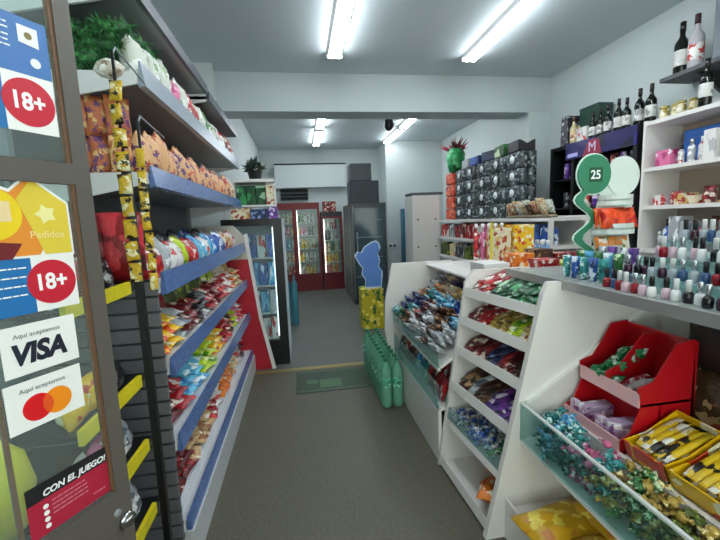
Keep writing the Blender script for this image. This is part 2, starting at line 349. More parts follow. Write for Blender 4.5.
fill_left(0, None, ['dark', 'maroon', 'dark', 'beige', 'red', 'orange', 'brown', 'dark', 'white'], 'snack_bag', .15, .24, .09, xb=-.90)
fill_left(1, None, ['white', 'purple', 'green', 'light blue', 'red', 'brown', 'beige', 'pink'], 'snack_bag', .15, .22, .09, xb=-.88)
fill_flat(2, ['yellow', 'silver', 'maroon', 'dark', 'red', 'maroon', 'red', 'white', 'orange', 'cream'], 1.7, 3.86, .125, .22, 3, -.60, .06)
fill_left(2, None, ['red', 'maroon', 'olive', 'olive', 'olive', 'olive', 'lime', 'cream', 'cream', 'cream'], 'snack_bag', .15, .26, .09, xb=-.74, tilt=.12)
fill_left(3, ['red', 'silver', 'white', 'lime', 'red', 'light blue', 'white', 'light blue', 'blue', 'blue', 'cream', 'peach', 'white'], ['maroon', 'maroon', 'dark', 'dark', 'dark', 'blue', 'dark', 'white'], 'snack_bag', .1, .17, .08, xf=-.65, xb=-.86, tilt=.3)
fill_left(4, ['peach'] * 9 + ['cream'], ['purple', 'orange', 'peach', 'peach', 'peach', 'peach', 'gold'], 'snack_bag', .1, .2, .08, xf=-.63, xb=-.82, tilt=.08)
fill_left(5, ['clear', 'clear', 'pink', 'clear', 'red', 'clear', 'green', 'clear', 'white', 'clear', 'maroon', 'red'], ['green', 'green', 'clear', 'maroon', 'clear', 'green', 'maroon', 'red', 'maroon'], 'snack_bag', .13, .2, .09, xf=-.62, xb=-.84, tilt=.08)
TIN = printed('1f5a2a', '3f8a44', '0e3416', scale=70, rough=.6)
def garland():
    mb = MB(); r = random.Random(2); pts = [(k * .03, .012 * math.sin(k * 1.7), .045 + .008 * math.cos(k * 2.1)) for k in range(9)]
    mb.tube(pts, .022, 7)
    for k in range(420):
        p = Vector(pts[r.randrange(9)]) + Vector((r.uniform(-.015, .015), 0, 0)); d_ = Vector((r.gauss(0, .5), r.gauss(0, 1), r.gauss(0, 1))).normalized(); q = d_.orthogonal().normalized() * .004
        mb.add([p + q, p - q, p + d_ * r.uniform(.035, .052)], [(0, 1, 2)])
    return mb
for i in range(12):
    x = -1.02 + (i % 3) * .06; y = 1.70 + (i // 3) * .07
    tag(link('tinsel_garland', M_(('tinsel_garland',), garland, TIN), None, (x + .0, y, 2.085 + (i % 3) * .055), (j(.3), R(-4), j(.2)), (1.25, 1, 1)), 'green tinsel garland, %s row back, %s layer, near end of sixth gondola shelf' % (ordw(i // 3), ordw(i % 3)), 'garland', 'green garlands on the sixth shelf')
tag(link('gift_bow', M_(('gift_bow',), lambda: MB().lathe([(.004, -.03), (.03, -.02), (.045, 0), (.03, .02), (.004, .03)], 12), printed('c8c0b0', 'f4f4f0', '8a7a60', scale=60)), None, (-.56, 1.36, 2.0), (R(30), 0, 0)), 'silver clear rosette bow hanging at the top of the wide clip strip', 'bow')

# clip strips with yellow sachets near the end
SAC = printed('c8a41c', '1a1510', 'e8e0b8', scale=60)
for k, (x, y, z0, z1, n, lab) in enumerate(((-.525, 1.3, 1.33, 1.95, 9, 'wide'), (-.475, 1.3, 1.3, 1.75, 7, 'narrow'))):
    t = thing('clip_strip', 'black hanging clip strip holding %s yellow sachets at the gondola end' % lab, 'clip strip', (x, y, z0))
    obj('strip', MB().box(-.004, .004, .004, .008, 0, z1 - z0 + .08), BLACK, t)
    obj('hook', MB().tube([(0, .006, z1 - z0 + .07), (0, .03, z1 - z0 + .1), (-.03, .335, z1 - z0 + .1)], .003, 6), GREYM, t)
    wd = .038 if k == 0 else .026
    for i in range(n):
        z = z0 + (i + .06) * (z1 - z0) / n
        tag(link('sachet', bag(wd, .07, .014, SAC, i % 3), None, (x, y - .006, z), (j(.1), j(.08), j(.2)), (1, 1, (z1 - z0) / n / .08)),
            'yellow and black sachet, %s from the bottom of the %s clip strip' % (ordw(i), lab), 'sachet', 'yellow sachets on the %s clip strip' % lab)

# near end rack with yellow rails
t = thing('end_rack', 'black end rack with grey slatted back panel and yellow price rails', 'shelving')
sl = MB(); z = 0
while z < 1.3: sl.box(-1.08, -.57, 1.575, 1.59, z, z + .052); sl.box(-1.08, -.57, 1.585, 1.595, z + .052, z + .062, 1); z += .062
obj('slatted_panel', sl, [mat('slat_grey', '626368', .45), mat('slat_gap', '2a2b2e', .5)], t)
for x, y in ((-.535, 1.335), (-1.06, 1.1)): obj('post', MB().box(x - .011, x + .011, y - .011, y + .011, 0, 1.72), BLACK, t)
for z in (1.3, .94, .68, .41):
    s_ = obj('shelf', MB().box(-1.08, -.645, 1.12, 1.57, z - .03, z - .015), DARKM, t)
    obj('price_rail', MB().box(-.645, -.63, 1.1, 1.5, z - .035, z + .01), YEL, s_)
for z, cs in ((1.285, ('silver', 'maroon', 'dark')), (.925, ('yellow', 'yellow', 'dark')), (.665, ('white', 'pink', 'silver')), (.395, ('white', 'red', 'silver'))):
    for i, c in enumerate(cs):
        tag(link('snack_bag', bag(.12, .17, .07, pm(c), i), None, (-.70, 1.21 + i * .12, z - .01), (-.2, 0, R(90) + j(.15)), (1, 1, .85 if z != .925 else .7)), '%s bag, %s along the %s yellow-edged shelf of the end rack' % (c, ordw(i), {1.285: 'highest', .925: 'second highest', .665: 'third highest', .395: 'lowest'}[z]), 'bag', 'bags on the end rack')
# big red bags and orange packs hanging at the gondola end
for i in range(4):
    tag(link('snack_bag', bag(.17, .27, .08, printed('861018', '3a0a10', 'c03038', scale=14), i % 3), None, (-.97 + i * .105, 1.545 - .005 * i, 1.31), (-.1, 0, R(20) + j(.2)), (.85, 1, .95)), 'large dark red foil bag, %s from the wall on the end rack top' % ordw(i), 'bag', 'large red bags at the gondola end')
for i in range(3):
    for k in range(2):
        tag(link('snack_bag', bag(.12, .17, .06, printed('b8643c', '6a3a6a', 'd8b070', scale=52), i), None, (-.80 + i * .06 + .0 * k, 1.66 + .01 * i, 1.715 + k * .15), (0, 0, R(20 + 15 * i)), (.8, .7, .88)), 'orange and purple pack, %s from the wall, %s layer, gondola near end' % (ordw(i), ('lower', 'upper')[k]), 'bag', 'orange and purple packs')
# slanted end panel, red with white edge
ep = obj('end_panel', MB().prism([(-1.04, 0), (-.37, 0), (-.47, .55), (-.535, 1.16), (-1.04, 1.16)], 'y', 3.925, 3.95), mat('red_panel', 'b01628', .4), g); ep['label'] = 'red slanted end panel'
obj('upper_panel', MB().prism([(-1.04, 1.16), (-.535, 1.16), (-.56, 1.4), (-.66, 1.5), (-1.04, 1.5)], 'y', 3.925, 3.95), mat('cream_panel', 'c8c4ba', .5), ep)
obj('white_edge', MB().prism([(-.37, 0), (-.335, 0), (-.44, .55), (-.505, 1.17), (-.53, 1.42), (-.56, 1.4), (-.535, 1.16), (-.47, .55)], 'y', 3.915, 3.955), WHITE, ep)

# ------------------------------------------------------------------ DOOR with stickers
a = R(30); U = Vector((math.sin(a), math.cos(a), 0)); Nn = U.cross(Vector((0, 0, 1))); P0 = Vector((-.48, 1.0, 0))
DM = Matrix(((U.x, 0, Nn.x, P0.x), (U.y, 0, Nn.y, P0.y), (0, 1, 0, 0), (0, 0, 0, 1)))   # local x = along, y = up, z = towards viewer
FRM = mat('door_frame_bronze', '57514b', .45, noise=.1)
d = link('door_1', None); d.matrix_world = DM; d['kind'] = 'structure'
def dpart(name, mb, m, parent=d): o_ = obj(name, mb, m, parent); return o_
dpart('door_stile', MB().box(-.036, .0, .02, 2.25, -.022, .0), FRM); dpart('door_stile', MB().box(-.7, -.664, .02, 2.25, -.022, 0), FRM)
dpart('door_rail', MB().box(-.664, -.036, .02, .845, -.022, 0), FRM); dpart('door_rail', MB().box(-.664, -.036, 1.606, 1.652, -.022, 0), FRM); dpart('door_rail', MB().box(-.664, -.036, 2.15, 2.25, -.022, 0), FRM)
dpart('wood_bead', MB().box(-.043, -.036, .85, 2.15, -.018, -.004).box(-.23, -.222, .85, 1.6, -.02, -.012), mat('brown_bead', '6a4a34', .5))
dpart('glass_pane', MB().box(-.664, -.036, .845, 2.15, -.014, -.010), GLASS)
hd = dpart('door_handle', MB().lathe([(.02, 0), (.02, .008), (.012, .01)], 14, (-.018, .755, 0)).box(-.045, -.012, .748, .762, .012, .02), mat('chrome', 'c8c8c8', .15, 1)); dpart('keyhole', MB().lathe([(.009, 0), (.009, .004)], 10, (-.04, .79, 0)), GREYM)
def sticker(name, label, s0, s1, z0, z1):
    t = link(name, None); t.matrix_world = DM @ Matrix.Translation((s0, z0, .0015 - .0115)); tag(t, label, 'sticker'); return t
SO = .0     # parts are laid out in metres from the sticker's lower near corner
def sp(name, parent, mb, m): return obj(name, mb, m, parent)
def rect(x0, x1, y0, y1, z, mi=0): return MB().box(x0, x1, y0, y1, z, z + .0005, mi)
def disc(cx, cy, r, z, ry=None, seg=36): return MB().prism([(cx + r * math.cos(2 * PI * k / seg), cy + (ry or r) * math.sin(2 * PI * k / seg)) for k in range(seg)], 'z', z, z + .0004)
def text(parent, s, x, y, size, m, z=.0012, shear=0, sx=1, name='lettering', align='LEFT', off=.0):
    return link(name, textmesh(name, s, size, m, .0002, shear, off), parent, (x, y, z), None, (sx, 1, 1))
def textmesh(name, s, size, m, ext=.0002, shear=0, off=0):
    c = bpy.data.curves.new(name, 'FONT'); c.body = s; c.size = size; c.extrude = ext; c.shear = shear; c.offset = off
    o_ = bpy.data.objects.new('tmp', c); col.objects.link(o_); bpy.context.view_layer.update()
    me = bpy.data.meshes.new_from_object(o_.evaluated_get(bpy.context.evaluated_depsgraph_get())); me.materials.clear(); me.materials.append(m)
    bpy.data.objects.remove(o_); bpy.data.curves.remove(c); me.name = name; return me
def lines(x0, x1, ys, h, z=.0012, jag=0):
    mb = MB(); r = random.Random(3)
    for y in ys:
        x = x0
        while x < x1 - .004:
            w = min(r.uniform(.006, .016), x1 - x); mb.box(x, x + w, y, y + h, z, z + .0003); x += w + .002
    return mb
PW = mat('paper_white', 'ecebe8', .4); SB = mat('sticker_blue', '1d6aa8', .4); SB2 = mat('sticker_sky', '3f6fae', .4, noise=.1); INK = mat('ink_navy', '121a2c', .5); SR = mat('sticker_red', 'c01a30', .4); TW = mat('text_white', 'f2f2f2', .5)
t = sticker('notice_sticker', 'blue notice sticker with two small white emblems, highest on the glass door', -.3, -.05, 1.824, 1.936)
sp('backing', t, rect(0, .25, 0, .112, 0), SB2); sp('emblem', t, MB().prism([(.196, .062), (.232, .058), (.232, .096), (.196, .096)], 'z', .001, .0014), PW); sp('emblem', t, disc(.222, .027, .0095, .001), PW)
sp('emblem_mark', t, disc(.214, .078, .007, .0016), mat('olive_ink', '7a6a3a', .5)); sp('printed_lines', t, lines(.10, .18, (.09, .08, .066, .056, .046), .003), TW)
def age(label, z0, s1, blue):
    h = .115 if blue > .15 else .105
    t = sticker('age_limit_sticker', label, s1 - .25, s1, z0, z0 + h)
    sp('blue_field', t, rect(0, blue, 0, h, 0), SB); sp('white_field', t, rect(blue, .25, 0, h, 0), PW)
    cx = .205 if blue > .15 else .208; r = .0475 if blue > .15 else .04
    cx = .25 - r - .002; sp('red_disc', t, disc(cx, h * .52, r, .001), SR)
    text(t, '18+', cx - r * .72, h * .52 - r * .3, r * 1.0, TW, .0016, 0, .85, off=.0014)
    sp('printed_lines', t, lines(.06, blue - .01, [h * q for q in (.82, .66, .5, .34)], .0028), TW); return t
age('blue and white 18+ sticker above the door rail', 1.708, -.05, .157)
age('blue and white 18+ sticker directly above the VISA sticker', 1.335, -.055, .165)
# house-shaped sticker
t = sticker('house_shaped_sticker', 'house-shaped orange and yellow sticker with white outline on the door glass', -.3, -.05, 1.45, 1.625)
HP = [(0, 0), (.248, 0), (.248, .115), (.175, .172), (.14, .14), (.06, .172), (0, .12)]
sp('white_outline', t, MB().prism(HP, 'z', 0, .0004), PW); ins = lambda p, k: [(.125 + (x - .125) * k, .08 + (y - .08) * (k - .02)) for x, y in p]
sp('orange_field', t, MB().prism([(.004, .005), (.18, .005), (.243, .112), (.175, .165), (.14, .133), (.06, .165), (.004, .115)], 'z', .0006, .001), mat('sticker_orange', 'e08a2c', .4))
sp('yellow_field', t, MB().prism([(.19, .005), (.243, .005), (.243, .112), (.18, .162), (.15, .12)], 'z', .0012, .0015), mat('sticker_yellow', 'dcc23c', .4))
sp('yellow_disc', t, disc(.105, .09, .052, .0014), mat('bright_yellow', 'e8c818', .4)); sp('phone_symbol', t, MB().rbox(.112, .138, .075, .115, .0018, .0021, .0001), mat('pale_symbol', 'e4c898', .5))
sp('paw_emblem', t, MB().prism([(.2 + .022 * math.cos(q * PI / 5) * (1 if q % 2 else .6), .09 + .022 * math.sin(q * PI / 5) * (1 if q % 2 else .6)) for q in range(10)], 'z', .0018, .0021), mat('pale_yellow', 'ece29c', .5))
text(t, 'Pedidos', .165, .04, .021, mat('cream_text', 'f0dca0', .5), .0022); sp('red_corner', t, MB().prism([(.06, .0), (.13, .0), (.15, .03), (.11, .035)], 'z', .0018, .0021), mat('dark_red', '6a1418', .5))
# VISA
t = sticker('card_sticker', 'white VISA card sticker on the glass door', -.213, -.072, 1.211, 1.316)
sp('backing', t, rect(0, .141, 0, .104, 0), PW); text(t, 'Aquí aceptamos', .022, .078, .0135, mat('ink_grey', '60646c', .5), sx=1.0)
text(t, 'VISA', .014, .024, .058, INK, .0012, .18, .88, off=.0028)
t = sticker('card_sticker', 'white card sticker with red and orange overlapping discs, below the VISA one', -.22, -.074, 1.094, 1.198)
sp('backing', t, rect(0, .146, 0, .104, 0), PW); text(t, 'Aquí aceptamos', .025, .08, .0135, _mc['ink_grey'])
sp('red_disc', t, disc(.055, .041, .0285, .0008), mat('card_red', 'd4101c', .4)); sp('orange_disc', t, disc(.092, .041, .0285, .0012), mat('card_orange', 'ee8a14', .4))
sp('lens_overlap', t, MB().prism([(.0735 + s * q, .041 + yy) for s, rng in ((1, range(-4, 5)), (-1, range(4, -5, -1))) for k in rng for q, yy in [((.0285 ** 2 - (k * .0054) ** 2) ** .5 - .0185, k * .0054)]], 'z', .0017, .002), mat('overlap_orange', 'e0501a', .4))
t = sticker('promotion_sticker', 'red and black slogan sticker low on the glass door', -.213, -.036, .852, .968)
sp('red_field', t, rect(0, .177, 0, .08, 0), mat('crimson', 'a81c38', .4)); sp('black_field', t, rect(0, .177, .08, .118, 0), mat('ink_black', '17141a', .5))
text(t, 'CON EL JUEGO!', .03, .086, .0195, TW, .0012, .2, .98, off=.0006)
sp('printed_lines', t, lines(.045, .12, (.066, .056, .046, .036), .0025), mat('rose_text', 'd88a98', .5)); sp('small_print', t, lines(.13, .158, (.018,), .0025), _mc['rose_text'])
for q in (.062, .047, .032, .017): sp('white_bullet', t, disc(.033, q, .0055, .0012, seg=14), TW)
# things behind the door, lower near corner
tag(link('balloon', lathem(('balloon',), [(.01, -.11), (.06, -.08), (.09, 0), (.07, .06), (.01, .1)], mat('balloon_yellow', 'dcd020', .3)), None, (-.78, 1.02, .86), (0, 0, 0), (.7, .7, 1.3)), 'long yellow balloon behind the door glass at the lower edge', 'balloon')
# ------------------------------------------------------------------ RIGHT SWEETS UNITS
# unit A: low open display (far), unit B: five trays, unit C: glass fronted near counter
def xf(z, y):  # front of unit B at height z, depth y
    k = max(0, min(1, (y - 1.53) / (2.07 - 1.53))); return (.78 + .225 * z) * (1 - k) + (.752 + .155 * z) * k
PLY = lambda k: [(xf(0, k), 0), (xf(1.2, k) + .0, 1.2), (1.95, 1.2), (1.95, 0)]
t = thing('sweets_display', 'white five-tray sweets display between two slanted side panels', 'display')
obj('side_panel', MB().prism([(xf(0, 2.07), 0), (xf(1.15, 2.07), 1.12), (xf(1.2, 2.07) + .04, 1.19), (1.3, 1.19), (1.3, 0)], 'y', 2.06, 2.085), WHITE, t)
obj('back_panel', MB().box(1.3, 1.32, 1.53, 2.085, 0, 1.19), WHITE, t)
TR = [(1.055, .34), (.89, .34), (.715, .34), (.5, .38), (.285, .42), (.03, .42)]
for n_, (z, dp) in enumerate(TR):
    sl = .34 if n_ < 5 else .0; ya, yb = 1.53, 2.06
    fa, fb = xf(z, ya) + .012, xf(z, yb) + .012
    sh = obj('tray', MB().loft([(fa, z - .012), (fa, z), (1.3, z + (1.3 - fa) * sl), (1.3, z + (1.3 - fa) * sl - .012)], [(fb, z - .012), (fb, z), (1.3, z + (1.3 - fb) * sl), (1.3, z + (1.3 - fb) * sl - .012)], ya, yb), WHITE, t)
    hh = .036 if n_ != 4 else .02
    obj('tray_lip', MB().loft([(fa - .012, z - .014), (fa - .012 + .01, z + hh), (fa + .006, z + hh), (fa, z - .012)], [(fb - .012, z - .014), (fb - .002, z + hh), (fb + .006, z + hh), (fb, z - .012)], ya, yb), WHITE, sh)
    if n_ == 4: obj('glass_front', MB().loft([(fa - .002, z + .02), (fa + .012, z + .085), (fa + .016, z + .085), (fa + .002, z + .02)], [(fb - .002, z + .02), (fb + .012, z + .085), (fb + .016, z + .085), (fb + .002, z + .02)], ya, yb), ACRY, sh)
TN = ['top', 'second', 'third', 'fourth', 'fifth']
def tray_fill(n_, seq, nx, ny, L=.12, W=.055, T=.016, layers=3, kind='sachet'):
    z0 = TR[n_][0]
    for ly in range(layers):
        for iy in range(ny):
            for ix in range(nx):
                u = (iy + .5) / ny; c = pick(seq, u); y = 1.54 + u * .505; f = xf(z0, y) + .022
                x = f + L * .5 + ix * L * .8 + j(.006) + ly * .02
                if x + L * .4 > 1.27: continue
                z = z0 + (x - f) * .34 + .012 + ly * T * .95
                o_ = link('sachet', bar(.12, .055, .016, pm(c, 24)), None, (x, y + j(.004), z), (j(.15), -math.atan(.34) + j(.06), j(.3)), (L / .12, W / .055, T / .016))
                tag(o_, '%s packet, %s from near side, %s from lip, %s tray, %s layer' % (c, ordw(iy), ordw(ix), TN[n_], ('lower', 'middle', 'upper')[ly]), 'packet', 'packets in the %s tray of the sweets display' % TN[n_])
tray_fill(0, ['dark green', 'dark green', 'dark green', 'red'], 2, 10, .12, .052)
tray_fill(1, ['cream', 'lime', 'gold', 'red', 'maroon'], 3, 11, .085, .045)
tray_fill(2, ['brown', 'maroon', 'navy', 'maroon', 'maroon'], 2, 10, .13, .05, .014)
tray_fill(3, ['purple', 'purple', 'purple', 'brown', 'silver', 'brown'], 2, 9, .14, .055)
CS = candy(pm('silver', 50))
def scatter(x0, x1, y0, y1, zf, n, seq, label, group, r=.011, l=.05, lift=.0, name='foil_candy'):
    for i in range(n):
        y = rnd.uniform(y0, y1); u = (y - y0) / (y1 - y0); x = rnd.uniform(x0(y) if callable(x0) else x0, x1); c = pick(seq, max(0, min(.999, u + j(.06))))
        tag(link(name, candy(pm(c, 60), r, l), None, (x, y, zf(x, y) + rnd.uniform(0, lift)), (j(.6), j(.6), rnd.uniform(0, 6.28))), '%s twist-wrapped candy %s' % (c, label), 'candy', '%s %s' % (c, group))
scatter(lambda y: xf(.29, y) + .03, 1.12, 1.56, 2.04, lambda x, y: .29 + (x - xf(.29, y)) * .34, 260, ['green', 'green', 'silver', 'blue', 'silver', 'blue', 'silver', 'blue', 'silver'], 'in the lowest candy tray of the white display', 'candies in the lowest tray', .0145, .05, .05)
for i, (x, y, rz) in enumerate(((.93, 1.80, .3), (.97, 1.9, 1.2), (.91, 1.70, -.6))):
    tag(link('snack_bag', bag(.13, .2, .07, pm('orange'), i), None, (x, y, .07 + .015 * i), (R(78), 0, rz), (.9, .9, .8)), 'orange bag, %s of three lying on the bottom shelf of the display' % ordw(i), 'bag', 'orange bags on the bottom shelf')

# unit A
t = thing('candy_bin_counter', 'low white counter with two long open candy bins beside the aisle', 'counter')
AP = [(.77, 0), (.765, .55), (.79, .68), (.9, .80), (1.28, 1.06), (1.3, 0)]
obj('front_panel', MB().box(.765, .785, 2.09, 3.2, 0, .33), WHITE, t)
obj('side_panel', MB().prism([(.77, 0), (.69, .53), (.70, .8), (.77, 1.12), (1.32, 1.12), (1.32, 0)], 'y', 3.2, 3.225), WHITE, t)
obj('back_panel', MB().box(1.29, 1.31, 2.09, 3.2, 0, 1.1), WHITE, t)
lw = obj('lower_bin', MB().prism([(.765, .33), (.785, .33), (1.1, .4), (1.1, .42), (.785, .35)], 'y', 2.09, 3.2), WHITE, t)
obj('glass_front', MB().box(.766, .770, 2.09, 3.2, .33, .5), ACRY, lw)
up = obj('upper_bin', MB().prism([(.78, .60), (.79, .60), (1.29, .92), (1.29, .94), (.78, .615)], 'y', 2.09, 3.2), WHITE, t)
obj('rim_rail', MB().box(.765, .782, 2.09, 3.2, .585, .60), WHITE, up); obj('glass_front', MB().box(.766, .770, 2.09, 3.2, .60, .70), ACRY, up)
rows = [['silver', 'brown', 'silver', 'white', 'silver', 'brown', 'green', 'teal'], ['silver', 'brown', 'silver', 'dark', 'maroon', 'teal', 'navy'], ['light blue', 'brown', 'brown', 'silver', 'maroon', 'navy', 'navy'], ['light blue', 'blue', 'light blue', 'light blue', 'light blue', 'teal', 'cream'], ['gold', 'brown', 'gold', 'cream', 'peach', 'silver'], ['navy', 'navy', 'blue', 'navy', 'cream', 'silver']]
for r_, seq in enumerate(rows):
    n = 13
    for i in range(n):
        for k in (0, 1):
            x = .825 + r_ * .08 + k * .02 + j(.008); y = 2.13 + (i + .5) / n * 1.04; c = pick(seq, (i + .5) / n)
            z = .635 + (x - .80) * .62 + k * .03
            tag(link('candy_bag', bag(.085, .12, .035, pm(c, 55), i % 3), None, (x, y + j(.01), z + .015), (R(52) + j(.3), 0, R(-90) + j(.4)), (1, 1, .85)), '%s %s bag, %s from the near end, %s row of the upper bin' % (c, ('lower', 'upper')[k], ordw(i), ordw(r_)), 'bag', 'candy bags in the upper bin')
for r_ in range(2):
    seq = [['red', 'maroon', 'teal', 'light blue', 'brown', 'maroon', 'brown'], ['maroon', 'red', 'lime', 'silver', 'brown', 'dark']][r_]
    for i in range(14):
        c = pick(seq, (i + .5) / 14)
        tag(link('candy_bag', bag(.085, .12, .035, pm(c, 30), i % 3), None, (.81 + .09 * r_, 2.13 + (i + .5) / 14 * 1.04, .36 + .02 * r_), (-.35 + j(.1), 0, R(-90) + j(.2)), (.9, .9, 1.2)), '%s bag standing in the lower bin, %s from the near end, %s row' % (c, ordw(i), ('front', 'back')[r_]), 'bag', 'bags in the lower bin')

# unit C near counter
t = thing('glass_top_counter', 'white near counter with slanted end panel, glass bin and glass top shelf', 'counter')
obj('end_panel', MB().prism([(.77, 0), (1.035, 1.15), (1.06, 1.2), (1.95, 1.2), (1.95, 0)], 'y', 1.495, 1.525), WHITE, t)
obj('back_panel', MB().box(1.62, 1.64, .2, 1.495, 0, 1.17), WHITE, t)
obj('bright_line_strip', MB().loft([(.952, .652), (.955, .672), (1.55, 1.056), (1.553, 1.036)], [(.952, .652), (.955, .672), (1.55, 1.056), (1.553, 1.036)], 1.478, 1.495), mat('bright_line_white', 'f4f4f0', .15), t)  # added pale strip, stands in for a bright line of light on the panel
obj('bottom_shelf', MB().box(.875, 1.62, .2, 1.495, .13, .15), WHITE, t); obj('bottom_lip', MB().box(.865, .877, .2, 1.495, .0, .2), WHITE, t)
bn = obj('bin_floor', MB().prism([(.935, .465), (.935, .48), (1.13, .53), (1.13, .515)], 'y', .2, 1.495), WHITE, t)
obj('glass_front', MB().box(.934, .942, .2, 1.495, .48, .655), glassy('teal_edge_glass', 'dcf0ee', .03), bn); obj('glass_rim', MB().box(.932, .944, .2, 1.495, .655, .663), glassy('rim_glass', 'ffffff', .6), bn)
obj('deck', MB().box(1.13, 1.62, .2, 1.495, .565, .585).box(1.12, 1.14, .2, 1.495, .515, .6), WHITE, t)
obj('shelf_edge', MB().box(1.12, 1.14, .2, 1.96, 1.165, 1.205), mat('aluminium_edge', 'a9aaa8', .35, .5), t)
obj('glass_top', MB().box(1.14, 1.95, .2, 1.96, 1.185, 1.2), glassy('counter_glass', 'd4dad8', .35), t)
obj('rear_support', MB().box(1.9, 1.95, .2, 1.96, 0, 1.185), WHITE, t)
scatter(.957, 1.09, .66, 1.455, lambda x, y: .482 + (x - .94) * .25, 300, ['gold', 'gold', 'olive', 'gold', 'green', 'gold', 'teal', 'pink', 'teal', 'teal', 'light blue', 'teal'], 'in the glass-fronted bin of the near counter', 'candies in the glass bin', .0165, .062, .11, 'wrapped_candy')
# snack bags at bottom
for i, (x, y, rz) in enumerate(((1.04, 1.33, .15), (1.02, 1.14, .2), (1.05, .9, .0), (1.3, 1.3, .1))):
    tag(link('snack_bag', bag(.26, .34, .1, printed('c89a18', 'c07a2c', 'e8d050', scale=22), i % 3), None, (x + .14, y, .20 + .01 * i), (R(90), 0, R(-90) + rz), (.85, .8, 1)), 'large yellow snack bag lying %s from the slanted panel at the counter bottom' % ordw(i), 'bag', 'yellow snack bags below the glass bin')
# red stepped stand
t = thing('red_stand', 'red stepped plastic counter stand with two trays', 'stand')
y0, y1 = 1.17, 1.475
SPF = [(1.14, .585), (1.135, .64), (1.18, .66), (1.22, .76), (1.205, .84), (1.27, .86), (1.36, 1.0), (1.44, 1.01), (1.46, .585)]
for yy in (y0, y1 - .006): obj('side_wall', MB().prism(SPF, 'y', yy, yy + .006), RED, t)
obj('divider', MB().prism([(1.22, .77), (1.21, .84), (1.28, .87), (1.38, .99), (1.44, .99), (1.44, .77)], 'y', 1.33, 1.336), RED, t)
obj('back_wall', MB().box(1.44, 1.455, y0, y1, .585, 1.0).box(1.3, 1.305, y0, y1, .585, .77), RED, t)
for z, xa, xb in ((.6, 1.14, 1.3), (.775, 1.215, 1.44)):
    s_ = obj('tray', MB().box(xa, xb, y0, y1, z - .01, z), RED, t); obj('tray_lip', MB().box(xa - .006, xa, y0, y1, z - .012, z + .045), mat('pink_lip', 'e8b4b8', .3), s_)
for i in range(2):
    for k in range(3):
        for q in range(2):
            o_ = link('carton', carton(.14, .09, .022, printed('b8a0c0', 'f0e8f0', '7a4a80', scale=22, rough=.5)), None, (1.225, 1.245 + i * .145, .603 + k * .024), (j(.03), 0, j(.12)), (.95, .62, 1)) if q == 0 else link('carton', carton(.05, .09, .022, printed('d8c8d8', 'b890b8', '9a5a90', scale=22, rough=.5)), None, (1.165, 1.245 + i * .145 + .05, .605 + k * .024), (0, 0, 0), (.5, .4, 1))
            tag(o_, '%s lilac carton, %s column, %s from the bottom, lower tray of red stand' % (('large', 'small')[q], ('nearer', 'farther')[i], ordw(k)), 'box', 'lilac cartons in the red stand')
for i in range(16):
    x = 1.25 + (i % 4) * .042; y = 1.36 + (i // 4) * .026
    tag(link('snack_bag', bag(.05, .075, .03, printed('2c8a54', 'd8e8e0', '14502c', scale=60), i % 3), None, (x, y, .78 + (i % 4) * .028), (R(40) + j(.4), 0, j(1)), 1), 'small green bag in the upper tray of the red stand', 'bag', 'small green bags in the red stand')
for i in range(6):
    tag(link('snack_bar', bar(.14, .02, .018, printed('e0d0d4', 'a82838', 'b888a0', scale=40)), None, (1.31, 1.19 + i * .022, .79 + (i % 2) * .01), (j(.2), -.3, j(.12)), (1, 1, 1)), 'white and red stick bar, %s from the near side of the red stand' % ordw(i), 'bar', 'stick bars in the red stand')
# open display cartons with bars
def disp(x, y, w, d, h, c, barc, n, label, rz=0, z=.585, bw=.02, tilt=-.35, text_c=None):
    t = thing('display_carton', label, 'box', (x, y, z), (0, tilt, rz))
    m = pm(c, 16)
    obj('carton_base', MB().box(0, d, 0, w, 0, .006).box(0, .005, 0, w, 0, h).box(d - .005, d, 0, w, 0, h * 1.1), m, t)
    obj('carton_side', MB().prism([(0, 0), (0, h), (d * .4, h * .8), (d, h * 1.1), (d, 0)], 'y', 0, .004), m, t); obj('carton_side', MB().prism([(0, 0), (0, h), (d * .4, h * .8), (d, h * 1.1), (d, 0)], 'y', w - .004, w), m, t)
    for i in range(n):
        for k in range(3):
            p = Matrix.Rotation(rz, 4, 'Z') @ Matrix.Rotation(tilt, 4, 'Y') @ Vector((.02 + d * .45, .015 + (w - .03) * (i + .5) / n, .012 + k * .018)); 
            tag(link('snack_bar', bar(.16, .026, .018, pm(barc, 30)), None, (x + p.x, y + p.y, z + p.z), (0, tilt, rz + j(.05)), (d / .19, (w - .03) / n / .026 * .95, 1)), '%s bar, %s along, %s from bottom, %s' % (barc, ordw(i), ordw(k), label.split(' holding')[0]), 'bar', 'bars in the ' + label.split(' holding')[0])
disp(1.15, .985, .16, .24, .07, 'yellow', 'logo yellow', 5, 'yellow display carton beside the red stand holding bars', z=.6)
disp(1.15, .81, .16, .25, .07, 'yellow', 'logo yellow', 5, 'second yellow display carton holding bars, after the first', z=.6)
disp(1.15, .62, .17, .26, .075, 'purple', 'navy', 5, 'purple display carton holding navy bars', z=.6)
disp(1.15, .43, .17, .26, .075, 'navy', 'navy', 5, 'navy display carton holding bars', z=.6)
tag(link('candy_bag', bag(.17, .3, .1, printed('4a3422', 'b89a70', 'a84a3a', scale=26), 1), None, (1.52, 1.17, .585), (-.05, 0, R(-80)), 1), 'tall brown candy bag standing behind the yellow cartons beside the red stand', 'bag')
tag(link('candy_bag', bag(.16, .3, .1, printed('4a3a22', 'a88a60', 'c0b090', scale=26), 2), None, (1.52, .99, .585), (-.05, 0, R(-95)), 1), 'tall brown candy bag, next one toward the shop front from the first', 'bag')
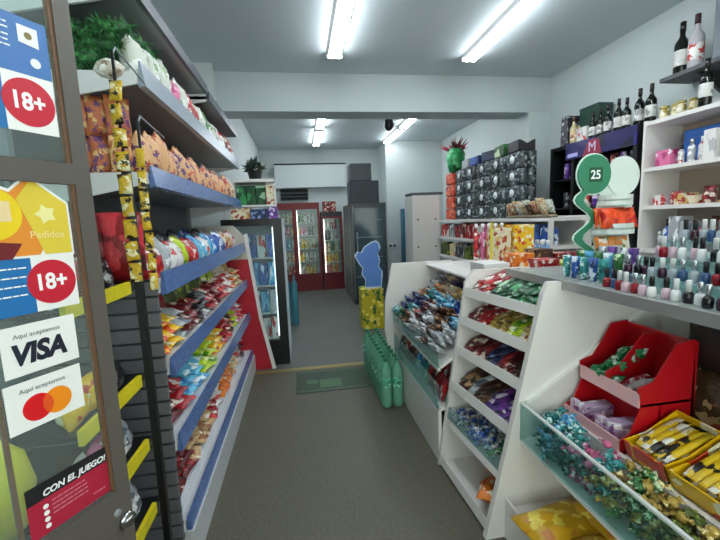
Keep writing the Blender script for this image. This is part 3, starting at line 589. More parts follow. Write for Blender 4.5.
tag(link('snack_bag', bag(.18, .25, .06, printed('d8c81c', 'e8dc60', 'a89a18', scale=26), 0), None, (1.45, .93, .585), (-.1, 0, R(-60)), (1, 1, 1.2)), 'bright yellow bag standing behind the yellow display cartons', 'bag')
tag(link('net_bag', bag(.42, .3, .16, mat('dark_net', '2c2220', .7, noise=.3, nscale=60), 2), None, (1.54, 1.08, .86), (0, 0, R(-90)), (1, 1, .95)), 'dark brown net bag tucked under the glass top behind the red stand', 'bag')

# cosmetics on the glass top
t = thing('acrylic_riser', 'clear stepped acrylic riser crowded with nail polish on the glass top', 'riser', (0, 0, 1.2))
for k, (x, z) in enumerate(((1.30, .05), (1.42, .11), (1.54, .17))):
    s_ = obj('riser_step', MB().box(x - .05, x + .06, .55, 1.36, z - .004, z).box(x - .05, x - .046, .55, 1.36, 0, z), ACRY, t)
NPB = [(.013, 0), (.016, .004), (.016, .03), (.012, .038), (.008, .04)]; NPC = [(.0085, .038), (.009, .075), (.007, .078)]
pols = [('red', '8a1424'), ('white', 'e8e8e8'), ('plum', '3a1a30'), ('blue', '34507a'), ('pale pink', 'd8b8c4'), ('black', '18181c'), ('silver', 'a8b0b8')]
capm = [('white', WHITE2), ('black', BLACK), ('silver', mat('silver_cap', 'c0c4c8', .2, .8))]
bm_ = {n: mat('polish_' + n, c, .12) for n, c in pols}
ROWN = ['front row on the glass', 'lowest riser step', 'middle riser step', 'highest riser step']
for r_, (x, z) in enumerate(((1.19, 1.2), (1.30, 1.25), (1.42, 1.31), (1.54, 1.37))):
    for i in range(22):
        pc = pols[(i * 3 + r_ * 2 + i // 3) % 7]; cc = capm[(i // 2 + r_) % 3]; y = .58 + i * .0358
        t = thing('nail_polish', '%s nail polish with %s cap, %s from near end, %s' % (pc[0], cc[0], ordw(i), ROWN[r_]), 'nail polish', (x + j(.012), y, z), group='nail polish on the riser')
        t.scale = (.92, .92, .95 + .12 * (r_ > 1))
        link('polish_bottle', lathem(('polish',), NPB, bm_[pc[0]], 10), t); link('cap', lathem(('polish_cap',), NPC, cc[1], 8), t)
for i in range(14):
    c = ['teal', 'green', 'purple', 'blue', 'light blue', 'silver'][i % 6]
    tag(link('tube', M_(('tube',), lambda: MB().lathe([(.014, 0), (.015, .02), (.017, .07), (.02, .1)], 10), pm(c, 50)), None, (1.24 + (i % 3) * .07, 1.40 + (i // 3) * .055, 1.2), (0, 0, j(1)), (1, 1, 1 + .2 * (i % 3))), '%s cosmetic tube, %s row back, %s from the edge, by the green card tower' % (c, ordw(i // 3), ordw(i % 3)), 'tube', 'cosmetic tubes by the card tower')

# card tower
t = thing('card_tower', 'curvy green and white cardboard tower with round heads and orange trays', 'display stand', (1.495, 1.68, 1.2)); t.scale = (1.0, 1, 1.05)
GC = mat('card_green', '2c7a58', .4); GC2 = mat('card_pale', 'cfe4d8', .4)
def circ(cx, cz, r, n=28): return [(cx + r * math.cos(2 * PI * k / n), cz + r * math.sin(2 * PI * k / n)) for k in range(n)]
obj('green_head', MB().prism(circ(-.085, .455, .088), 'y', -.012, -.004), GC, t); obj('green_head_rim', MB().prism(circ(-.085, .455, .095), 'y', -.004, 0), GC2, t)
obj('white_head', MB().prism(circ(.075, .445, .09), 'y', -.008, .0), mat('card_white', 'd0d8d2', .5), t)
k_ = obj('emblem', MB().box(-.115, -.045, -.0145, -.0125, .42, .485), mat('emblem_green', '0e4a2c', .4), t)
link('emblem_text', textmesh('emblem_text', '25', .055, TW, .0003, 0, .001), k_, (-.11, -.0152, .434), (R(90), 0, 0))
def ribbon(pts, w): 
    L_ = [(x - w / 2, z) for x, z in pts]; R_ = [(x + w / 2, z) for x, z in pts]; return L_ + R_[::-1]
wave = [(-.115 + .045 * math.cos(q * .72 + 1.0), .40 - q * .02) for q in range(19)]
mb = MB(); mb2 = MB()
for q in range(18):
    (xa, za), (xb, zb) = wave[q], wave[q + 1]
    mb.prism([(xa - .022, za), (xa + .022, za), (xb + .022, zb), (xb - .022, zb)], 'y', -.01, -.004); mb2.prism([(xa - .03, za), (xa + .03, za), (xb + .03, zb), (xb - .03, zb)], 'y', -.004, .0)
obj('wavy_side', mb, GC, t); obj('wavy_side_rim', mb2, GC2, t)
obj('backing_card', MB().prism([(-.07, 0), (.12, 0), (.14, .1), (.12, .2), (.15, .28), (.11, .36), (.06, .4), (-.03, .4), (-.06, .3), (-.09, .2), (-.05, .1)], 'y', .0, .006), mat('card_grey_white', 'cfd6d2', .5), t)
obj('card_foot', MB().box(-.07, .12, -.08, .1, 0, .004), _mc['card_grey_white'], t)
for z, cx, r_ in ((.33, .03, .085), (.2, .02, .105), (.1, .0, .075), (.015, -.01, .085)):
    pl = [(cx + r_ * math.cos(PI + PI * k / 12), r_ * .9 * math.sin(PI + PI * k / 12)) for k in range(13)]
    s_ = obj('tray', MB().prism(pl, 'z', z, z + .008), _mc['card_white'], t)
    mb = MB()
    for k in range(12): (xa, ya), (xb, yb) = pl[k], pl[k + 1]; mb.prism([(xa, ya), (xb, yb), (xb * .97 + cx * .03, yb * .97), (xa * .97 + cx * .03, ya * .97)], 'z', z - .02, z + .028)
    obj('tray_rim', mb, _mc['card_white'], s_)
for z, n, c, nm in ((.208, 12, 'ff', 'wide middle'), (.108, 7, 'gg', 'lower'), (.023, 8, 'hh', 'lowest')):
    mm = {'ff': printed('e0481c', 'f08038', 'b01818', 30), 'gg': printed('e08a40', '2c8a4a', 'e8e0d0', 30), 'hh': printed('b81c3c', '7a2a8a', 'e05a3a', 30)}[c]
    for i in range(n):
        x = -.065 + .13 * ((i % 4) / 3); yy = -.02 - .02 * (i // 4)
        tag(link('sachet', bag(.05, .065, .02, mm, i % 3), None, (1.505 + x, 1.68 + yy - .012, 1.2 + z * 1.05), (-.25 + j(.1), 0, j(.25)), ((1.25, 1.6, 1.5) if c == 'ff' else (1, 1, 1.0))), 'bright sachet, %s across, %s row out, in the %s tray of the card tower' % (ordw(i % 4), ordw(i // 4), nm), 'sachet', 'sachets in the %s tray of the card tower' % nm)

# ------------------------------------------------------------------ counter behind A/B and goods on it
t = thing('rear_counter', 'white counter behind the sweets display, stacked with small cartons', 'counter')
obj('counter_top', MB().box(1.33, 1.95, 1.98, 3.3, 1.07, 1.1), WHITE, t); obj('counter_body', MB().box(1.36, 1.93, 2.0, 3.28, 0, 1.07), WHITE, t)
def box_on(x, y, z, w, d, h, c, label, rz=0, sc=36, name='carton'):
    o_ = thing(name, label, 'box', (x, y, z), (0, 0, rz))
    obj('carton_body', MB().rbox(-w / 2, w / 2, -d / 2, d / 2, 0, h, .003), pb(c, sc) if c in PAL else mat('board_' + c, c, .5), o_)
    obj('carton_lid', MB().rbox(-w / 2 - .002, w / 2 + .002, -d / 2 - .002, d / 2 + .002, h - .02, h + .003, .002), pb(c, sc + 7) if c in PAL else mat('board_' + c, c, .5), o_)
    return o_
tag(box_on(1.2, 2.3, 1.1, .17, .2, .1, 'e2dedc', 'plain white carton on top of the sweets display end'), 'plain white carton on top of the sweets display end', 'box')
obj_ = thing('display_ledge', 'white ledge board bridging the sweets display and rear counter', 'board'); obj('board', MB().box(1.08, 1.34, 2.1, 3.2, 1.085, 1.099), WHITE, obj_)
box_on(1.42, 2.06, 1.1, .12, .12, .13, 'red', 'red and white carton on the rear counter next to the plain white one')
box_on(1.56, 2.06, 1.1, .13, .13, .11, 'lime', 'green and yellow carton on the rear counter, beside the red one')
box_on(1.71, 2.06, 1.1, .12, .12, .1, 'pink', 'pink striped carton on the rear counter behind the slanted panel')
box_on(1.44, 2.35, 1.1, .14, .13, .14, 'orange', 'orange carton standing behind the red and white carton')
box_on(1.60, 2.38, 1.1, .13, .13, .16, 'brown', 'dark brown carton standing behind the green and yellow one')
box_on(1.76, 2.35, 1.1, .16, .13, .13, 'maroon', 'maroon chocolate carton at the counter rear by the card tower')
box_on(1.66, 2.7, 1.1, .16, .12, .32, 'yellow', 'tall yellow carton at the middle of the rear counter')
box_on(1.5, 2.72, 1.1, .13, .12, .3, 'cream', 'tall cream carton left of the tall yellow one')
for i in range(4):
    bottle('lotion', 'bottle', 'pale blue lotion bottle, %s from the tall yellow carton' % ordw(i), (1.79 + .05 * (i % 2) + .03 * (i // 2), 2.62 + .1 * (i // 2), 1.1), [(.028, 0), (.03, .005), (.03, .13), (.012, .15), (.012, .17)], mat('lotion_blue', '7aa8d8', .3), [(.014, .165), (.014, .2)], WHITE2, group='lotion bottles on the rear counter')
for i in range(5):
    t = thing('lollipop', 'white-topped lollipop, %s from the aisle on the rear counter' % ordw(i), 'lollipop', (1.40 + i * .055, 2.9, 1.1), group='lollipops on the rear counter')
    link('candy_head', lathem(('lolly_head',), [(.004, .30), (.012, .305), (.017, .32), (.012, .335), (.004, .34)], mat('lolly_white', 'f2eeee', .3)), t); link('stick', lathem(('lolly_stick',), [(.004, 0), (.004, .3)], mat('stick_' + str(i % 2), ('d04838', 'c9a0a8')[i % 2], .4), 6), t); link('lolly_wrapper', lathem(('lolly_wrap',), [(.02, .0), (.024, .1), (.018, .27)], pm(('red', 'pink', 'orange')[i % 3], 40), 8), t)
tag(obj('yellow_pole', MB().box(1.36, 1.372, 2.58, 2.592, 1.1, 1.45), YEL), 'thin yellow pole standing on the rear counter', 'pole')

# ------------------------------------------------------------------ rack D with shrink wrapped packs
t = thing('white_rack', 'long white shelf rack behind the sweets counters, loaded with shrink packs', 'shelving')
DX0, DX1, DY0, DY1 = 2.3, 2.74, 3.25, 6.2
obj('back_panel', MB().box(DX1 - .02, DX1, DY0, DY1, 0, 1.47), WHITE, t); obj('side_panel', MB().box(DX0, DX0 + .04, DY0, DY0 + .03, 0, 1.46).box(DX1 - .06, DX1 - .02, DY0, DY0 + .03, 0, 1.46), WHITE, t)
for z in (1.46, 1.19, .89, .5): obj('shelf', MB().box(DX0, DX1 - .02, DY0 + .03, DY1, z - .035, z), WHITE, t)
t = thing('white_cabinet', 'tall blank white cabinet at the far end of the white rack', 'cabinet')
obj('cabinet_body', MB().rbox(1.87, 2.34, 6.21, 6.7, 0, 1.88, .004), WHITE, t)
for x in (1.96, 2.27):
    for z in (1.48, 1.02): obj('screw_cap', MB().lathe([(.016, 6.204), (.018, 6.21)], 10, (x, 0, z), 0, True, 'y'), mat('screw_tan', '8a6a64', .5), t)
tag(obj('dark_board', MB().rbox(1.85, 2.42, 6.24, 6.6, 1.885, 1.93, .01), mat('slate_board', '4a5658', .5)), 'flat dark grey board lying on top of the white cabinet', 'board')
# packs
FILM = printed('3e4648', '8a9496', '1e2224', 40, .2)
def pack_mesh():
    mb = MB()
    for a_ in range(3):
        for b_ in range(2): mb.lathe([(.05, 0), (.056, .01), (.056, .165), (.05, .18)], 12, (-.11 + .11 * a_, -.055 + .11 * b_, 0))
    return mb.mesh('shrink_pack', FILM)
PK = pack_mesh(); LBL = MB().lathe([(.045, -.116), (.045, -.1125)], 16, (0, 0, .1), 0, True, 'y').mesh('round_label', mat('label_white', 'dfe6e8', .3))
REDM = printed('c8442a', 'e08060', '7a2018', 22, .3)
for i in range(6):
    for k in range(4):
        if i == 5: pass
        y = 4.13 + i * .372; z = 1.46 + k * .186
        red = (i == 5)
        t = thing('shrink_pack', ('orange-red' if red else 'grey') + ' shrink-wrapped pack, %s from the near end, %s layer on the white rack' % (ordw(i), ordw(k)), 'pack', (2.54, y, z), (0, 0, R(-90)), 'shrink packs stacked on the white rack')
        link('wrapped_cans', M_(('red_pack',), lambda: MB().rbox(-.165, .165, -.11, .11, 0, .18, .02), REDM) if red else PK, t)
        if not red: link('round_label', LBL, t, (0, 0, 0))
for i, (c, y, h) in enumerate((('silver', 5.25, .2), ('blue', 4.95, .19), ('navy', 4.6, .2), ('green', 4.3, .22), ('dark', 4.0, .2))):
    tag(link('carton', carton(.1, .1, .1, pb(c, 8)), None, (2.54, y * 1.033, 2.207), (0, 0, j(.2)), (2.0, 2.6, h / .17)), '%s pack lying on top of the shrink packs, %s from the cabinet' % (c, ordw(i)), 'pack', 'mixed packs topping the stack')
# christmas plant bundle
t = thing('artificial_plant', 'red and green festive artificial plant on top of the packs', 'plant', (2.5, 5.9, 2.207))
obj('green_sleeve', MB().lathe([(.1, 0), (.13, .1), (.15, .28), (.1, .36)], 14), printed('1f8a4a', '58b878', '0e5028', 16, .4), t)
mb = MB(); r2 = random.Random(4)
for k in range(60):
    a_ = r2.uniform(0, 2 * PI); e_ = r2.uniform(.0, 1.2); p = Vector((0, 0, .3)); d_ = Vector((math.cos(a_) * math.cos(e_), math.sin(a_) * math.cos(e_), math.sin(e_) + .2)).normalized(); q_ = p + d_ * r2.uniform(.12, .3); s_ = d_.orthogonal().normalized() * .03
    mb.add([p + d_ * .05, p + d_ * .12 + s_, q_, p + d_ * .12 - s_], [(0, 1, 2, 3)], k % 3 == 0)
obj('leaves', mb, [mat('festive_red', 'a83a48', .6), mat('festive_green', '1e4a30', .6)], t)
# basket of bags at near end
t = thing('bag_basket', 'shallow basket heaped with crisps bags at the near end of the white rack', 'basket', (2.36, 3.66, 1.46)); obj('wire_tray', MB().box(-.06, .06, -.35, .35, 0, .01).box(-.06, -.055, -.35, .35, 0, .03).box(.055, .06, -.35, .35, 0, .03).box(-.06, .06, -.35, -.345, 0, .03), mat('wicker', 'a8987a', .7), t)
for i in range(20):
    c = ['cream', 'clear', 'beige', 'cream', 'peach', 'clear', 'brown'][i % 7]
    tag(link('crisps_pack', bag(.13, .18, .06, pm(c, 60), i % 3), None, (2.34 + (i % 2) * .05, 3.36 + (i // 2) * .066, 1.475 + .02 * (i % 3)), (R(25) + j(.3), 0, R(-90) + j(.5)), .8), '%s crisps pack, %s pair from the near end, %s row, heaped in the basket' % (c, ordw(i // 2), ('front', 'back')[i % 2]), 'bag', 'crisps packs in the basket')
for z, seq, nm, sn in ((1.19, ['blue', 'light blue', 'yellow', 'pink', 'white', 'red', 'maroon', 'silver', 'red'], 'upper', 24), (.89, ['dark', 'orange', 'white', 'purple', 'green', 'olive', 'dark', 'cream', 'olive'], 'middle', 24), (.5, ['green', 'dark', 'brown', 'red'], 'lower', 18)):
    for i in range(sn):
        c = pick(seq, (i + .5) / sn)
        tag(link('carton', carton(.1, .1, .1, pb(c, 26)), None, (2.40 + j(.01), DY0 + .1 + (DY1 - DY0 - .15) * (i + .5) / sn, z), (0, 0, j(.1)), (1.3, .95 if sn == 24 else 1.2, 1.7 + .4 * ((i * 5) % 3) / 2)), '%s box, %s from the near end on the %s shelf of the white rack' % (c, ordw(i), nm), 'box', 'boxes on the %s shelf of the white rack' % nm)

# ------------------------------------------------------------------ right wall shelves (E)
t = thing('wall_shelving', 'tall white open shelving against the right wall behind the glass counter', 'shelving')
obj('back_panel', MB().box(3.12, 3.14, .9, 2.78, 0, 2.18), mat('beige_back', 'b8a898', .5), t); obj('side_panel', MB().box(2.78, 3.12, 2.765, 2.79, 0, 2.2), WHITE, t); obj('side_panel', MB().box(2.78, 3.12, .88, .9, 0, 2.2), WHITE, t)
for z in (2.19, 1.83, 1.53, 1.18, .8): obj('shelf', MB().box(2.78, 3.12, .9, 2.765, z - .03, z), WHITE, t)
# top jars
JB = [(.03, 0), (.034, .005), (.034, .07), (.028, .08)]; JC = [(.03, .08), (.03, .1)]
for i in range(11):
    if i in (4, 5, 6): continue
    t = thing('small_jar', 'small cream jar with gold lid, %s from the near end on the shelving top' % ordw(i), 'jar', (2.86 + .03 * (i % 2), 2.02 + i * .067, 2.19), group='cream jars on the shelving top')
    link('jar_body', lathem(('sjar',), JB, printed('cfc49a', '8a7a2c', 'e8e4d0', 50)), t); link('lid', lathem(('sjar_lid',), JC, mat('gold_lid', 'b0a060', .3, .5), 12), t)
GRB = mat('bottle_black_green', '0c1410', .08); WCAP = mat('foil_capsule', '16120f', .3); WLAB = printed('d8d8d4', 'c4c4c0', '8a8a88', 30, .5)
def wine(x, y, z, label, sc=1.0, cap=WCAP, body=GRB, lab=WLAB): return bottle('wine', 'bottle', label, (x, y, z), WB, body, WC, cap, WL, lab, group='wine bottles', rot=j(.5), sc=sc, nm='wine_bottle')
wine(2.815, 2.35, 2.19, 'large dark wine bottle with white label standing among the cream jars', 1.0)
WN = ['beside the white shelving', 'second from the white shelving', 'third from the white shelving', 'fourth from the white shelving', 'fifth from the white shelving', 'sixth from the white shelving', 'seventh from the white shelving']
for i, (y, sc) in enumerate(((2.88, 1.05), (3.0, 1.05), (3.12, .93), (3.22, 1.0), (3.33, .93), (3.43, .9), (3.52, .9))): wine(2.93 + .01 * (i % 2), y, 2.195, 'dark wine bottle on the black cooler, %s' % WN[i], sc)
box_on(3.0, 3.64, 2.195, .2, .14, .16, 'white', 'white carton on the black cooler top at the end of the wine bottles')
box_on(3.04, 3.62, 2.36, .16, .26, .2, '12382a', 'dark green carton resting on the white carton above the black cooler')
for i in range(2): bottle('spirit', 'bottle', 'pale spirit bottle, %s after the white carton' % ordw(i), (2.9 + i * .08, 3.75 + i * .0, 2.195), WB, mat('amber_pale', 'b8a880', .2), WC, mat('cap_brown', '5a4030', .4), WL, pm('beige', 30), group='pale spirit bottles', sc=.95, nm='spirit_bottle')
box_on(2.98, 3.86, 2.195, .22, .11, .32, 'dark', 'tall dark grey carton at the pillar end of the cooler top')
# shelf near ceiling
t = thing('dark_wall_shelf', 'dark grey wall shelf near the ceiling with two bottles', 'shelf'); obj('board', MB().box(2.86, 3.14, 1.6, 2.75, 2.48, 2.51), mat('dark_board', '3a3c40', .5), t); obj('bracket', MB().prism([(3.14, 2.48), (2.92, 2.48), (3.14, 2.34)], 'y', 2.5, 2.52), DARKM, t)
wine(2.99, 2.70, 2.511, 'tall dark champagne bottle with foil neck, farther one on the dark shelf', 1.27)
bottle('clearb', 'bottle', 'clear rose bottle in a handled wrapper, nearer one on the dark shelf', (2.985, 2.585, 2.511), WB, mat('rose_clear', 'b8b4b8', .15), WC, mat('cap_plum', '3a1c24', .4), WL, pm('white', 30), sc=1.27, nm='gift_bottle')
tag(obj('storage_box', MB().rbox(2.92, 3.13, 1.62, 2.42, 2.512, 3.1, .01), mat('steel_grey', '5c646c', .5)), 'large plain grey box on the dark wall shelf by the ceiling', 'box')
# goods on E
def rowE(z, items, nm):
    y = 2.70; n = 0
    for c, w, h, kind, col_ in items:
        y -= w / 2 + .004
        lab = '%s %s, %s from the far end, %s shelf of the wall shelving' % (col_, {'box': 'box', 'bot': 'bottle', 'bag': 'bag', 'tub': 'tube'}[kind], ordw(n), nm)
        if kind == 'box': tag(link('carton', carton(.1, .1, .1, pb(c, 24)), None, (2.87, y, z), (0, 0, R(90)), (w / .1, 1.3, h / .1)), lab, 'box')
        elif kind == 'bag': tag(link('snack_bag', bag(.1, .17, .05, pm(c, 30), n % 3), None, (2.87, y, z), (-.1, 0, R(-90)), (w / .1, 1, h / .17)), lab, 'bag')
        else:
            k = h / .2; bottle('gen', 'bottle', lab, (2.86, y, z), [(.026, 0), (.03, .006), (.03, .13), (.014, .155), (.012, .16)], pm(c, 40), [(.016, .155), (.016, .2)], capm[n % 3][1], sc=k, nm='toiletry_bottle')
        y -= w / 2 + .004; n += 1
rowE(1.83, [('pink', .12, .12, 'box', 'pink'), ('white', .07, .14, 'bot', 'white'), ('silver', .07, .17, 'bot', 'silver'), ('white', .07, .17, 'bot', 'white'), ('white', .08, .2, 'box', 'white'), ('dark', .06, .2, 'bot', 'black'), ('pink', .07, .24, 'bot', 'pink'), ('red', .07, .24, 'bot', 'red'), ('teal', .07, .22, 'bot', 'teal'), ('teal', .07, .22, 'bot', 'teal'), ('green', .07, .22, 'bot', 'green'), ('white', .1, .2, 'box', 'white'), ('white', .1, .2, 'box', 'white'), ('blue', .1, .2, 'box', 'blue')], 'uppermost')
tag(link('carton', carton(.1, .1, .1, mat('plain_blue', '2c6cc0', .4)), None, (3.03, 2.5, 1.83), (0, 0, 0), (1, 2.6, 2.6)), 'plain bright blue box behind the goods on the uppermost shelf', 'box')
rowE(1.53, [('white', .08, .08, 'box', 'white'), ('red', .08, .1, 'bag', 'red'), ('cream', .08, .08, 'box', 'cream'), ('cream', .06, .06, 'box', 'cream'), ('maroon', .09, .12, 'bag', 'maroon'), ('brown', .1, .16, 'bag', 'brown'), ('maroon', .08, .18, 'bag', 'dark red'), ('gold', .07, .22, 'bot', 'gold'), ('brown', .07, .18, 'bot', 'brown'), ('white', .12, .08, 'box', 'white'), ('red', .12, .06, 'box', 'red'), ('silver', .12, .08, 'box', 'silver')], 'second')
rowE(1.18, [('dark', .06, .14, 'bot', 'dark'), ('blue', .07, .24, 'bot', 'blue'), ('silver', .08, .26, 'box', 'silver blue'), ('silver', .07, .22, 'box', 'silver'), ('pink', .07, .18, 'bag', 'dusky'), ('brown', .1, .26, 'bag', 'brown'), ('olive', .1, .24, 'bag', 'olive'), ('light blue', .075, .24, 'box', 'light blue'), ('light blue', .075, .24, 'box', 'light blue'), ('light blue', .075, .24, 'box', 'light blue'), ('silver', .1, .22, 'box', 'silver'), ('pink', .08, .12, 'bag', 'pink'), ('maroon', .1, .1, 'box', 'maroon')], 'third')
rowE(.8, [('dark', .1, .2, 'box', 'dark'), ('dark', .1, .2, 'box', 'black'), ('silver', .1, .2, 'box', 'silver'), ('white', .1, .2, 'box', 'white')], 'lowest')

# ------------------------------------------------------------------ black cooler with purple header
t = thing('black_cooler', 'black drinks cooler with purple printed header below the wine bottles', 'cooler')
obj('cabinet_body', MB().box(3.08, 3.14, 2.82, 3.92, 0, 2.19).box(2.76, 3.08, 2.82, 2.86, 0, 2.19).box(2.76, 3.08, 3.88, 3.92, 0, 2.19).box(2.76, 3.08, 3.55, 3.59, 0, 2.19).box(2.76, 3.08, 2.86, 3.88, 2.15, 2.19).box(2.76, 3.08, 2.86, 3.88, 0, .12), BLACK, t)
for z in (1.85, 1.55, 1.25, .9, .5): obj('shelf', MB().box(2.78, 3.08, 2.86, 3.88, z - .015, z), DARKM, t)
hd = obj('header_sign', MB().box(2.745, 2.76, 2.82, 3.66, 2.03, 2.19), printed('1c1850', '2a2470', '0c0a28', 6, .3), t)
obj('header_flash', MB().prism([(3.18, 2.03), (3.42, 2.03), (3.34, 2.17), (3.22, 2.17)], 'x', 2.742, 2.746), mat('flash_red', '8a1c3c', .4), hd)
link('header_lettering', textmesh('header_lettering', 'M', .13, mat('pale_ink', 'd8d0e8', .5), .0005), hd, (2.738, 3.34, 2.06), (R(90), 0, R(-90)))
obj('header_logo', MB().box(2.738, 2.744, 3.48, 3.62, 2.05, 2.085), mat('pale_ink2', 'a8a4d8', .4), hd)
for z in (1.85, 1.55, 1.25, .9):
    for i in range(9):
        y = 2.93 + i * .102; c = ['dark', 'navy', 'dark', 'silver', 'dark', 'purple', 'maroon'][(i + int(z * 10)) % 7]
        if abs(y - 3.57) < .05: continue
        tag(link('can', M_(('can',), lambda: MB().lathe([(.026, 0), (.032, .008), (.032, .15), (.026, .165)], 12), pm(c, 30)), None, (2.84, y, z), (0, 0, j(2))), '%s can, %s from the near end, %s shelf of the black cooler' % (c, ordw(i), {1.85: 'first', 1.55: 'second', 1.25: 'third', .9: 'fourth'}[z]), 'can', 'cans in the black cooler')

# ------------------------------------------------------------------ black fridge at the left
t = thing('black_fridge', 'open black-framed fridge with white lit interior beyond the red end panel', 'fridge')
FX0, FX1, FY0, FY1 = -.79, -.19, 4.02, 4.27
FY1 = 4.75
LIT = mat('fridge_light', 'eaf4ff', .5, emit=2.5)
obj('cabinet_body', MB().box(FX0, FX1, FY1 - .03, FY1, 0, 1.56).box(FX1 - .03, FX1, FY0 + .06, FY1 - .03, 0, 1.56).box(FX0, FX0 + .03, FY0 + .06, FY1 - .03, 0, 1.56).box(FX0 + .03, FX1 - .03, FY0 + .06, FY1 - .03, 0, .25).box(FX0 + .03, FX1 - .03, FY0 + .06, FY1 - .03, 1.5, 1.56), mat('fridge_white', 'dde6ee', .4), t)
obj('door_frame', MB().box(FX1 - .09, FX1, FY0, FY0 + .06, 0, 1.56).box(FX0, FX0 + .05, FY0, FY0 + .06, 0, 1.56).box(FX0 + .05, FX1 - .09, FY0, FY0 + .06, 1.49, 1.56).box(FX0 + .05, FX1 - .09, FY0, FY0 + .06, 0, .27), BLACK, t)
obj('glass_door', MB().box(FX0 + .05, FX1 - .09, FY0 + .02, FY0 + .028, .27, 1.49), GLASS, t)
obj('strip_light', MB().box(FX1 - .105, FX1 - .092, FY0 + .065, FY0 + .08, .3, 1.47), LIT, t)
for z in (.55, .85, 1.15): obj('wire_shelf', MB().box(FX0 + .03, FX1 - .03, FY0 + .1, FY1 - .03, z - .01, z), WHITE2, t)
for zi, z in enumerate((.25, .55, .85, 1.15)):
    for i in range(5):
        c = [['white', 'silver', 'light blue', 'white', 'white'], ['blue', 'light blue', 'silver', 'light blue', 'silver'], ['blue', 'blue', 'light blue', 'blue', 'light blue'], ['blue', 'light blue', 'blue', 'white', 'blue']][zi][i]
        tag(link('milk_carton', carton(.1, .1, .1, pb(c, 24)), None, (-.70 + i * .094, 4.18 + .02 * (i % 2), z), (0, 0, j(.08)), (.86, .9, 2.5 - .2 * (i % 2))), '%s carton, %s from the gondola side, %s shelf of the black fridge' % (c, ordw(i), ordw(zi)), 'carton', 'cartons in the black fridge')
box_on(-.62, 4.35, 1.56, .2, .2, .12, 'cream', 'cream carton on the black fridge beside the gondola')
box_on(-.42, 4.33, 1.56, .19, .2, .1, 'navy', 'navy carton on top of the black fridge, middle one')
box_on(-.28, 4.33, 1.56, .09, .2, .12, 'purple', 'purple carton on top of the black fridge beside the aisle')
t = thing('white_case', 'white open-front case on the fridge cartons holding green boxes', 'case', (-.45, 4.35, 1.69))
obj('case_frame', MB().box(-.24, .2, -.12, .14, 0, .02).box(-.24, .2, -.12, .14, .26, .29).box(-.24, -.21, -.12, .14, .02, .26).box(.1, .2, .0, .14, .02, .26).box(-.21, .1, .12, .14, .02, .26), WHITE2, t)
for i in range(3): box_on(-.60 + i * .1, 4.36, 1.711, .095, .16, .2, 'dark green', 'dark green box, %s from the gondola in the white case' % ordw(i), sc=12)
box_on(-.30, 4.27, 1.711, .08, .08, .2, 'cream', 'pale patterned box at the aisle side of the white case')
t = thing('potted_plant', 'small dark potted plant with pale blooms on the white case', 'plant', (-.45, 4.33, 1.98))
obj('pot', MB().lathe([(.06, 0), (.08, .09), (.085, .095)], 14), DARKM, t); mb = MB(); r2 = random.Random(9)
for k in range(90):
    a_ = r2.uniform(0, 2 * PI); e_ = r2.uniform(-.1, 1.4); p = Vector((0, 0, .1)); d_ = Vector((math.cos(a_) * math.cos(e_), math.sin(a_) * math.cos(e_), math.sin(e_))).normalized(); q_ = p + d_ * r2.uniform(.1, .17); s_ = d_.orthogonal().normalized() * .022
    mb.add([p + d_ * .03, p + d_ * .08 + s_, q_, p + d_ * .08 - s_], [(0, 1, 2, 3)], int(k % 5 == 0))
obj('leaves', mb, [mat('leaf_dark', '2c3c34', .6), mat('bloom_pale', '9aa88a', .6)], t)
t = thing('water_pack', 'teal blue water bottle pack on the floor beyond the black fridge', 'pack', (-.19, 5.6, 0))
for k in range(4): obj('bottle_body', MB().lathe([(.04, 0), (.045, .01), (.045, .6), (.015, .68), (.015, .72)], 12, (-.05 + .1 * (k % 2), .1 * (k // 2), 0)), mat('teal_pack', '3a7a8a', .25), t)

